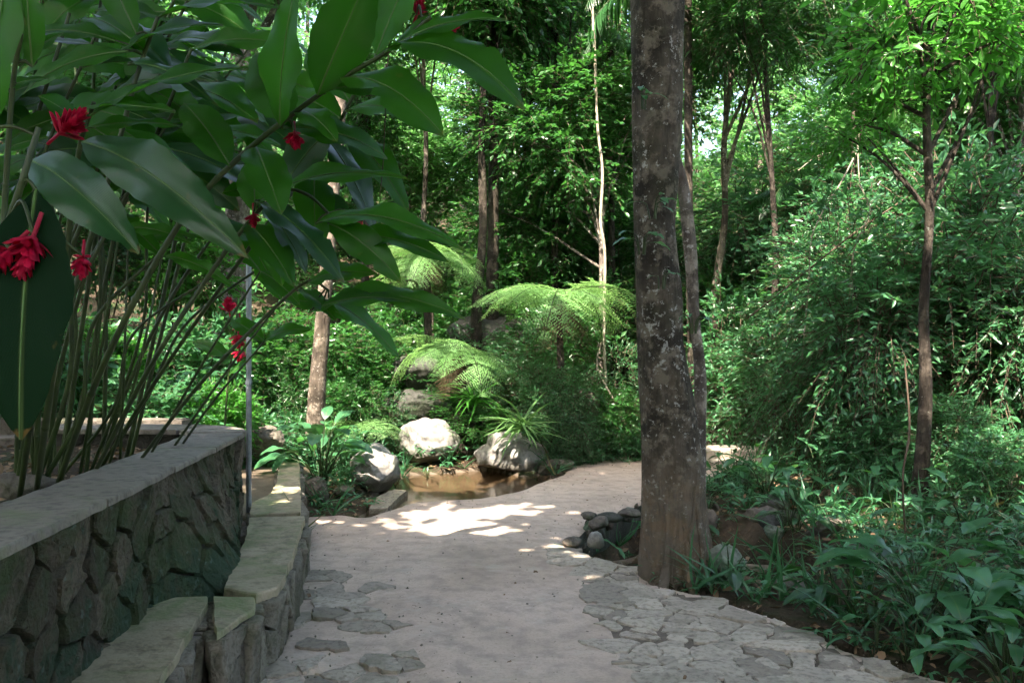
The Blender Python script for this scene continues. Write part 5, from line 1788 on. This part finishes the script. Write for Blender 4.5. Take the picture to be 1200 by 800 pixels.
def ginger_leaf(parent, base, tip, wpx_m, inv, seed, mat='ginger', arch=0.12, upv=None, name='leaf', face=0.0, wav=.03):
    """one blade between two world points; arch = sag of the middle above the chord"""
    base = np.asarray(base, float); tip = np.asarray(tip, float)
    L = np.linalg.norm(tip - base)
    V, Fq, UV = big_leaf(wpx_m / L, 0.02, wav, .12, seed, 24, 4, .46, .02)
    V = V.copy()
    tt = V[:, 1].copy()
    y = (tip - base) / L
    up = np.array([0.0, -0.75, 0.7]) if upv is None else np.asarray(upv, float)
    x = np.cross(y, up); x /= np.linalg.norm(x); z = np.cross(x, y)
    # roll about the long axis
    cr, sr = math.cos(face), math.sin(face)
    x2 = x * cr + z * sr; z2 = z * cr - x * sr
    W_ = base + V[:, :1] * L * x2 + V[:, 1:2] * L * y + V[:, 2:3] * L * z2
    W_ = W_ + np.outer(4 * arch * L * tt * (1 - tt), z)
    g = G(); g.add(W_, Fq, (seed * 0.37) % 1.0, UV)
    # midrib underside ridge
    c = base + tt[4::9, None] * L * y + np.outer(4 * arch * L * tt[4::9] * (1 - tt[4::9]), z) - z2 * 0.002
    tube(g, c, np.linspace(0.004, 0.0008, len(c)), 5, .9, False, mi=1)
    o = g.obj(name, [M[mat], M['rib']], parent); o.matrix_parent_inverse = inv
    return o


T_BR = leaf_tpl(0.34, ((0, .3), (.3, .85), (.6, 1.0), (.85, .75), (1, 0.1)), .4, -.3)


def flower(parent, c, axis, L, seed, inv, n=84, r=0.035):
    r = r * 1.3; L = L * 1.3
    rng = np.random.default_rng(seed)
    axis = np.asarray(axis, float); axis /= np.linalg.norm(axis)
    c = np.asarray(c, float)
    f = np.linspace(0, 1, n)
    a = f * n * 2.4
    s1 = np.cross(axis, [0.3, 1, .2]); s1 /= np.linalg.norm(s1); s2 = np.cross(axis, s1)
    rad = np.cos(a)[:, None] * s1 + np.sin(a)[:, None] * s2
    pos = c + np.outer(f * L, axis)
    dr = norm(rad * (1.1 - 0.75 * f)[:, None] + axis * (0.45 + .5 * f)[:, None] + rng.normal(size=(n, 3)) * .15)
    g = G(); scatter(g, T_BR, pos, frames(dr, axis - rad), r * (1.2 - .5 * f) * rng.uniform(.8, 1.25, n), rng.uniform(0, 1, n))
    tube(g, [c - axis * .05, c + axis * L], .005, 6, .2)
    o = g.obj('flower_spike', M['red'], parent); o.matrix_parent_inverse = inv
    return o


def cane(pix, lab, leaves=(), flowers=(), r0=.012, group=None, seed=0):
    cp = [P(*q) for q in pix]
    if pix[0][1] > 545:
        q0 = pix[0]
        yb = max(q0[2] + .1, 1.4, 2200 / (600 - q0[0]))
        cp[0] = np.array([min((q0[0] - 600) / F * yb, -2.2), min(yb, 5.75), 0.83])
    pts = spline(cp, 30)
    b = pts[0]
    rt = empty('red_ginger', b, lab, 'ginger plant', group)
    inv = Matrix.Translation(tuple(-b))
    g = G(); tube(g, pts, np.linspace(r0, r0 * .55, 30), 9, .5, lump=.05)
    # leaf-sheath nodes
    for k in range(4, 28, 3):
        tube(g, [pts[k] - (pts[k + 1] - pts[k]) * .08, pts[k], pts[k] + (pts[k + 1] - pts[k]) * .08], np.array([1.0, 1.28, 1.0]) * r0 * (1 - .45 * k / 30), 9, .8)
    o = g.obj('stem', M['stem'], rt); o.matrix_parent_inverse = inv
    for i, lf in enumerate(leaves):
        (x0, y0, d0), (x1, y1, d1), w = lf[0], lf[1], lf[2]
        kw = lf[3] if len(lf) > 3 else {}
        bb, tt_ = P(x0, y0, d0), P(x1, y1, d1)
        # petiole from the cane to the blade
        k = np.argmin(np.linalg.norm(pts - bb, axis=1))
        if np.linalg.norm(pts[k] - bb) > .02:
            g = G(); tube(g, spline([pts[k], (pts[k] + bb) / 2 + np.array([0, 0, .01]), bb], 8), .004, 6, .5)
            o = g.obj('leaf_stalk', M['stem'], rt); o.matrix_parent_inverse = inv
        ginger_leaf(rt, bb, tt_, w / F * (d0 + d1) / 2, inv, seed * 40 + i + 1, **kw)
    for i, (fx, fy, fd, L, ax, rr_) in enumerate(flowers):
        c = P(fx, fy, fd)
        k = np.argmin(np.linalg.norm(pts - c, axis=1))
        g = G(); tube(g, spline([pts[k], (pts[k] + c) / 2 + np.array([0, 0, .05]), c], 10), .004, 6, .5)
        o = g.obj('flower_stalk', M['stem'], rt); o.matrix_parent_inverse = inv
        flower(rt, c, ax, L, seed * 11 + i, inv, r=rr_)
    return rt


cane([(110, 580, 4.7), (200, 420, 4.4), (300, 280, 4.0), (370, 190, 3.8), (410, 120, 3.7), (420, 90, 3.7)],
     'ginger cane whose leaves hide the upper part of the slender leaning trunk', [
         ((405, 130, 3.7), (520, 158, 3.5), 44, dict(arch=.14)),
         ((395, 150, 3.7), (480, 250, 3.5), 46, dict(arch=.14, face=.3)),
         ((385, 165, 3.75), (440, 270, 3.6), 44, dict(arch=.14, face=.4, mat='glossy')),
         ((370, 190, 3.8), (372, 300, 3.6), 48, dict(arch=.12, face=.3)),
         ((350, 215, 3.8), (425, 300, 3.7), 42, dict(arch=.12, mat='glossy')),
         ((410, 120, 3.7), (360, 60, 3.8), 50, dict(arch=.1)),
         ((400, 140, 3.7), (330, 110, 3.8), 50, dict(arch=.1)),
         ((340, 230, 3.8), (260, 225, 3.7), 44, dict(arch=.1)),
         ((325, 250, 3.9), (330, 335, 3.8), 40, dict(arch=.1)),
         ((300, 280, 4.0), (225, 270, 3.9), 40, dict(arch=.1)),
     ], [], .0115, None, 8)
DK = dict(mat='glossy')
cane([(60, 590, 3.3), (120, 430, 3.3), (205, 270, 3.25), (280, 185, 3.2), (385, 103, 3.1), (455, 60, 3.0), (505, 20, 2.95)],
     'longest ginger cane arching from the planter to the top centre with huge drooping leaves', [
         ((455, 56, 3.0), (616, 126, 2.75), 74, dict(arch=.16, face=.15)),
         ((450, 62, 3.0), (595, 22, 2.9), 50, dict(arch=.10)),
         ((400, 92, 3.1), (520, 158, 2.9), 74, dict(arch=.15, face=.2)),
         ((390, 104, 3.1), (500, 120, 3.25), 60, dict(arch=.1)),
         ((328, 148, 3.15), (345, -15, 2.95), 74, dict(arch=.05, upv=(-.3, -1, .2), face=.2)),
         ((372, 112, 3.1), (438, -40, 2.9), 70, dict(arch=.05, upv=(.3, -1, .2), face=-.3)),
         ((440, 66, 3.05), (490, -50, 3.0), 60, dict(arch=.05, upv=(0, -1, .3), face=.4)),
         ((350, 130, 3.2), (395, 165, 3.0), 36, dict(arch=.1)),
         ((345, 150, 3.2), (300, 60, 3.4), 60, dict(arch=.08, upv=(-.3, -1, .4))),
         ((330, 150, 3.2), (455, 185, 3.3), 52, dict(arch=.12)),
         ((300, 172, 3.2), (330, 250, 3.0), 56, dict(arch=.1, face=.4)),
         ((270, 195, 3.2), (215, 120, 3.3), 50, dict(arch=.1)),
     ], [(508, 46, 3.1, .05, (.5, -.2, .2), .038), (488, 18, 3.1, .04, (.2, -.2, .5), .022), (345, 155, 3.15, .04, (.1, -.3, -.6), .028)], .0135, None, 1)
cane([(100, 585, 3.6), (170, 440, 3.6), (240, 330, 3.6), (290, 262, 3.55), (330, 225, 3.5), (360, 228, 3.5), (385, 250, 3.45)],
     'ginger cane ending in a fan of drooping leaves in front of the slender leaning trunk', [
         ((300, 240, 3.5), (480, 208, 3.3), 40, dict(arch=.12)),
         ((300, 236, 3.5), (405, 330, 3.3), 46, dict(arch=.14, face=.5, mat='glossy')),
         ((370, 262, 3.45), (545, 292, 3.2), 38, dict(arch=.14)),
         ((395, 280, 3.45), (527, 306, 3.3), 36, dict(arch=.12)),
         ((290, 262, 3.55), (345, 335, 3.4), 46, dict(arch=.15, face=.4)),
         ((310, 240, 3.6), (360, 320, 3.5), 40, dict(arch=.15, face=.6, mat='glossy')),
         ((385, 262, 3.4), (470, 330, 3.3), 40, dict(arch=.12, face=-.3)),
         ((330, 225, 3.6), (390, 150, 3.7), 52, dict(arch=.1, upv=(0, -1, .5), mat='glossy')),
         ((300, 250, 3.6), (300, 180, 3.7), 40, dict(arch=.1, upv=(0, -1, .5))),
     ], [(425, 272, 3.4, .05, (-.3, -.2, .5), .02), (297, 250, 3.5, .04, (.1, -.3, -.6), .022)], .011, None, 2)
cane([(150, 580, 3.9), (230, 455, 3.9), (310, 372, 3.8), (360, 330, 3.75), (385, 340, 3.7)],
     'low ginger cane reaching right past the metal pole with two pale undersides showing', [
         ((365, 365, 3.7), (480, 352, 3.5), 30, dict(arch=.1)),
         ((385, 350, 3.7), (545, 372, 3.5), 34, dict(arch=.12)),
         ((360, 332, 3.75), (440, 320, 3.6), 34, dict(arch=.1)),
         ((380, 350, 3.7), (470, 420, 3.6), 36, dict(arch=.14, face=.4)),
         ((350, 338, 3.75), (395, 375, 3.65), 26, dict(arch=.1, face=.4)),
     ], [], .010, None, 3)
cane([(40, 600, 2.9), (60, 450, 2.9), (75, 330, 2.85), (85, 230, 2.8), (95, 165, 2.75), (110, 120, 2.7)],
     'ginger cane carrying the long blue-sheened leaf that points down to the metal pole', [
         ((95, 166, 2.75), (289, 300, 2.45), 66, dict(arch=.10, mat='glossy', face=-.35)),
         ((35, 188, 2.8), (162, 296, 2.5), 64, dict(arch=.10, mat='glossy', face=-.25)),
         ((100, 150, 2.7), (216, 148, 2.9), 26, dict(arch=.06)),
         ((105, 135, 2.7), (290, 78, 2.8), 58, dict(arch=.08, face=.3)),
         ((95, 150, 2.7), (45, 112, 2.6), 40, dict(arch=.1)),
         ((100, 125, 2.7), (205, 130, 2.6), 48, dict(arch=.04, face=.3)),
     ], [(68, 158, 2.6, .07, (.5, -.2, .3), .042)], .013, None, 4)
cane([(-60, 620, 1.9), (-30, 450, 1.85), (0, 300, 1.8), (25, 215, 1.78), (45, 150, 1.8)],
     'ginger cane at the left edge with one huge dark leaf hanging straight down', [
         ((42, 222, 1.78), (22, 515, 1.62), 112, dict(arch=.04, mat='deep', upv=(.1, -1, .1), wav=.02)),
         ((-10, 150, 1.8), (15, -60, 1.8), 60, dict(arch=.05, upv=(0, -1, .2))),
     ], [(40, 275, 1.72, .05, (-.1, -.3, -.8), .034), (12, 292, 1.70, .035, (-.4, -.3, -.6), .026)], .011, None, 5)
cane([(20, 590, 3.0), (45, 450, 3.0), (90, 330, 3.0), (130, 200, 3.0), (160, 90, 3.0), (185, 20, 3.0)],
     'upright ginger cane with dark overlapping leaves across the upper left', [
         ((140, 60, 3.0), (262, 28, 3.0), 66, dict(arch=.08, face=.2)),
         ((150, 75, 3.0), (255, 122, 2.8), 22, dict(arch=.1, mat='glossy')),
         ((205, 100, 3.05), (302, 142, 2.9), 74, dict(arch=.1, face=.3)),
         ((135, 48, 3.0), (35, 38, 3.0), 36, dict(arch=.08)),
         ((150, 60, 2.95), (25, 110, 2.9), 34, dict(arch=.1, face=.3)),
         ((160, 40, 3.0), (120, -50, 3.0), 40, dict(arch=.05, upv=(0, -1, .2))),
         ((185, 20, 3.0), (330, 8, 3.0), 60, dict(arch=.08, face=.3)),
         ((170, 60, 3.0), (100, 20, 3.2), 50, dict(arch=.08)),
         ((140, 150, 3.1), (235, 240, 3.2), 60, dict(arch=.1, face=.3)),
         ((150, 140, 3.1), (60, 140, 3.3), 60, dict(arch=.1, face=.3)),
     ], [], .0125, None, 6)
cane([(-10, 620, 2.3), (0, 420, 2.25), (5, 250, 2.2), (15, 100, 2.15), (25, 40, 2.1)],
     'ginger cane in the top left corner with bright young leaves', [
         ((22, 78, 2.15), (8, -40, 2.1), 34, dict(arch=.03, upv=(0, -1, .2), mat='ginger')),
         ((38, 78, 2.15), (30, -45, 2.1), 40, dict(arch=.03, upv=(.2, -1, .2))),
         ((22, 82, 2.15), (74, 38, 2.2), 26, dict(arch=.08)),
         ((5, 105, 2.15), (56, 92, 2.2), 22, dict(arch=.08)),
         ((10, 130, 2.2), (-60, 60, 2.2), 50, dict(arch=.08)),
     ], [(97, 300, 2.3, .035, (.1, -.3, -.6), .026)], .010, None, 7)
# more canes behind: leaves alternate along the upper half
rng = np.random.default_rng(57)
for k in range(23):
    bx = rng.uniform(20, 190); d = rng.uniform(3.4, 5.2)
    by = 400 + (CH - 0.85) * F / d
    bx = min(bx, 600 - 2.25 / d * F)
    tx_ = bx + rng.uniform(-60, 190); ty_ = rng.uniform(-40, 200) if k % 2 else rng.uniform(-60, 120)
    if k % 5 == 4: tx_ = bx + rng.uniform(150, 210); ty_ = rng.uniform(230, 330)
    q1, q2 = rng.uniform(-26, 26, 2)
    pix = [(bx, by, d), (bx + (tx_ - bx) * .22 + q1, by + (ty_ - by) * .35, d), (bx + (tx_ - bx) * .55 + q2, by + (ty_ - by) * .7, d - .05), (tx_, ty_, d - .1)]
    sp = spline([np.array(q, float) for q in pix], 20)
    lv = []
    for j in range(7, 20):
        q = sp[j]
        if rng.uniform() < .12 or q[1] > 215: continue
        sd = 1 if j % 2 else -1
        L = rng.uniform(105, 170) * 3.5 / d
        an = rng.uniform(-.9, .35) if sd > 0 else PI - rng.uniform(-.9, .35)
        lv.append(((q[0], q[1], q[2]), (q[0] + L * math.cos(an), q[1] - L * math.sin(an) * .8, q[2] + rng.uniform(-.3, .3)), rng.uniform(46, 70) * 3.5 / d, dict(arch=rng.uniform(.06, .16), face=rng.uniform(-.4, .5), mat='ginger' if rng.uniform() < .75 else 'glossy')))
    cane(pix, 'one of the crowded ginger canes rising from the planter behind the front leaves', lv, [], rng.uniform(.010, .014), 'crowded ginger canes in the planter', 20 + k)
# bare canes fanning to the upper right in the gap above the wall
for k, (a, b, c) in enumerate((((165, 560, 4.3), (235, 430, 4.2), (305, 318, 4.1)), ((190, 555, 4.6), (262, 440, 4.5), (330, 352, 4.4)), ((120, 560, 4.0), (160, 440, 4.0), (190, 300, 4.0)), ((90, 560, 3.9), (120, 400, 3.9), (140, 270, 3.9)), ((200, 550, 4.9), (250, 470, 4.8), (310, 400, 4.7)), ((140, 560, 4.4), (145, 440, 4.4), (150, 290, 4.4)))):
    q = np.array(c, float)
    lv = [((q[0], q[1], q[2]), (q[0] + rng.uniform(40, 90), q[1] + rng.uniform(-30, 50), q[2] - .1), rng.uniform(18, 28), dict(arch=.12)), ((q[0], q[1], q[2]), (q[0] - rng.uniform(20, 70), q[1] - rng.uniform(10, 70), q[2] + .1), rng.uniform(18, 28), dict(arch=.1))]
    cane([a, b, c], 'thin nearly bare ginger cane slanting up in the gap above the planter wall', lv, [], .0085, 'thin slanting ginger canes', 60 + k)
# distant ginger bloom beside the pole
cane([(262, 520, 6.9), (268, 440, 6.9), (276, 400, 6.9), (278, 350, 6.9)], 'far ginger plant with four red blooms just left of the metal pole', [((270, 420, 6.9), (225, 400, 6.9), 20), ((268, 440, 6.9), (300, 425, 6.8), 16)],
     [(269, 366, 6.9, .06, (0, -.2, .6), .05), (281, 374, 6.8, .07, (.1, -.2, -.6), .05), (279, 392, 6.8, .05, (.1, -.2, -.6), .05), (281, 410, 6.8, .04, (0, -.2, -.6), .04)], .009, None, 80)
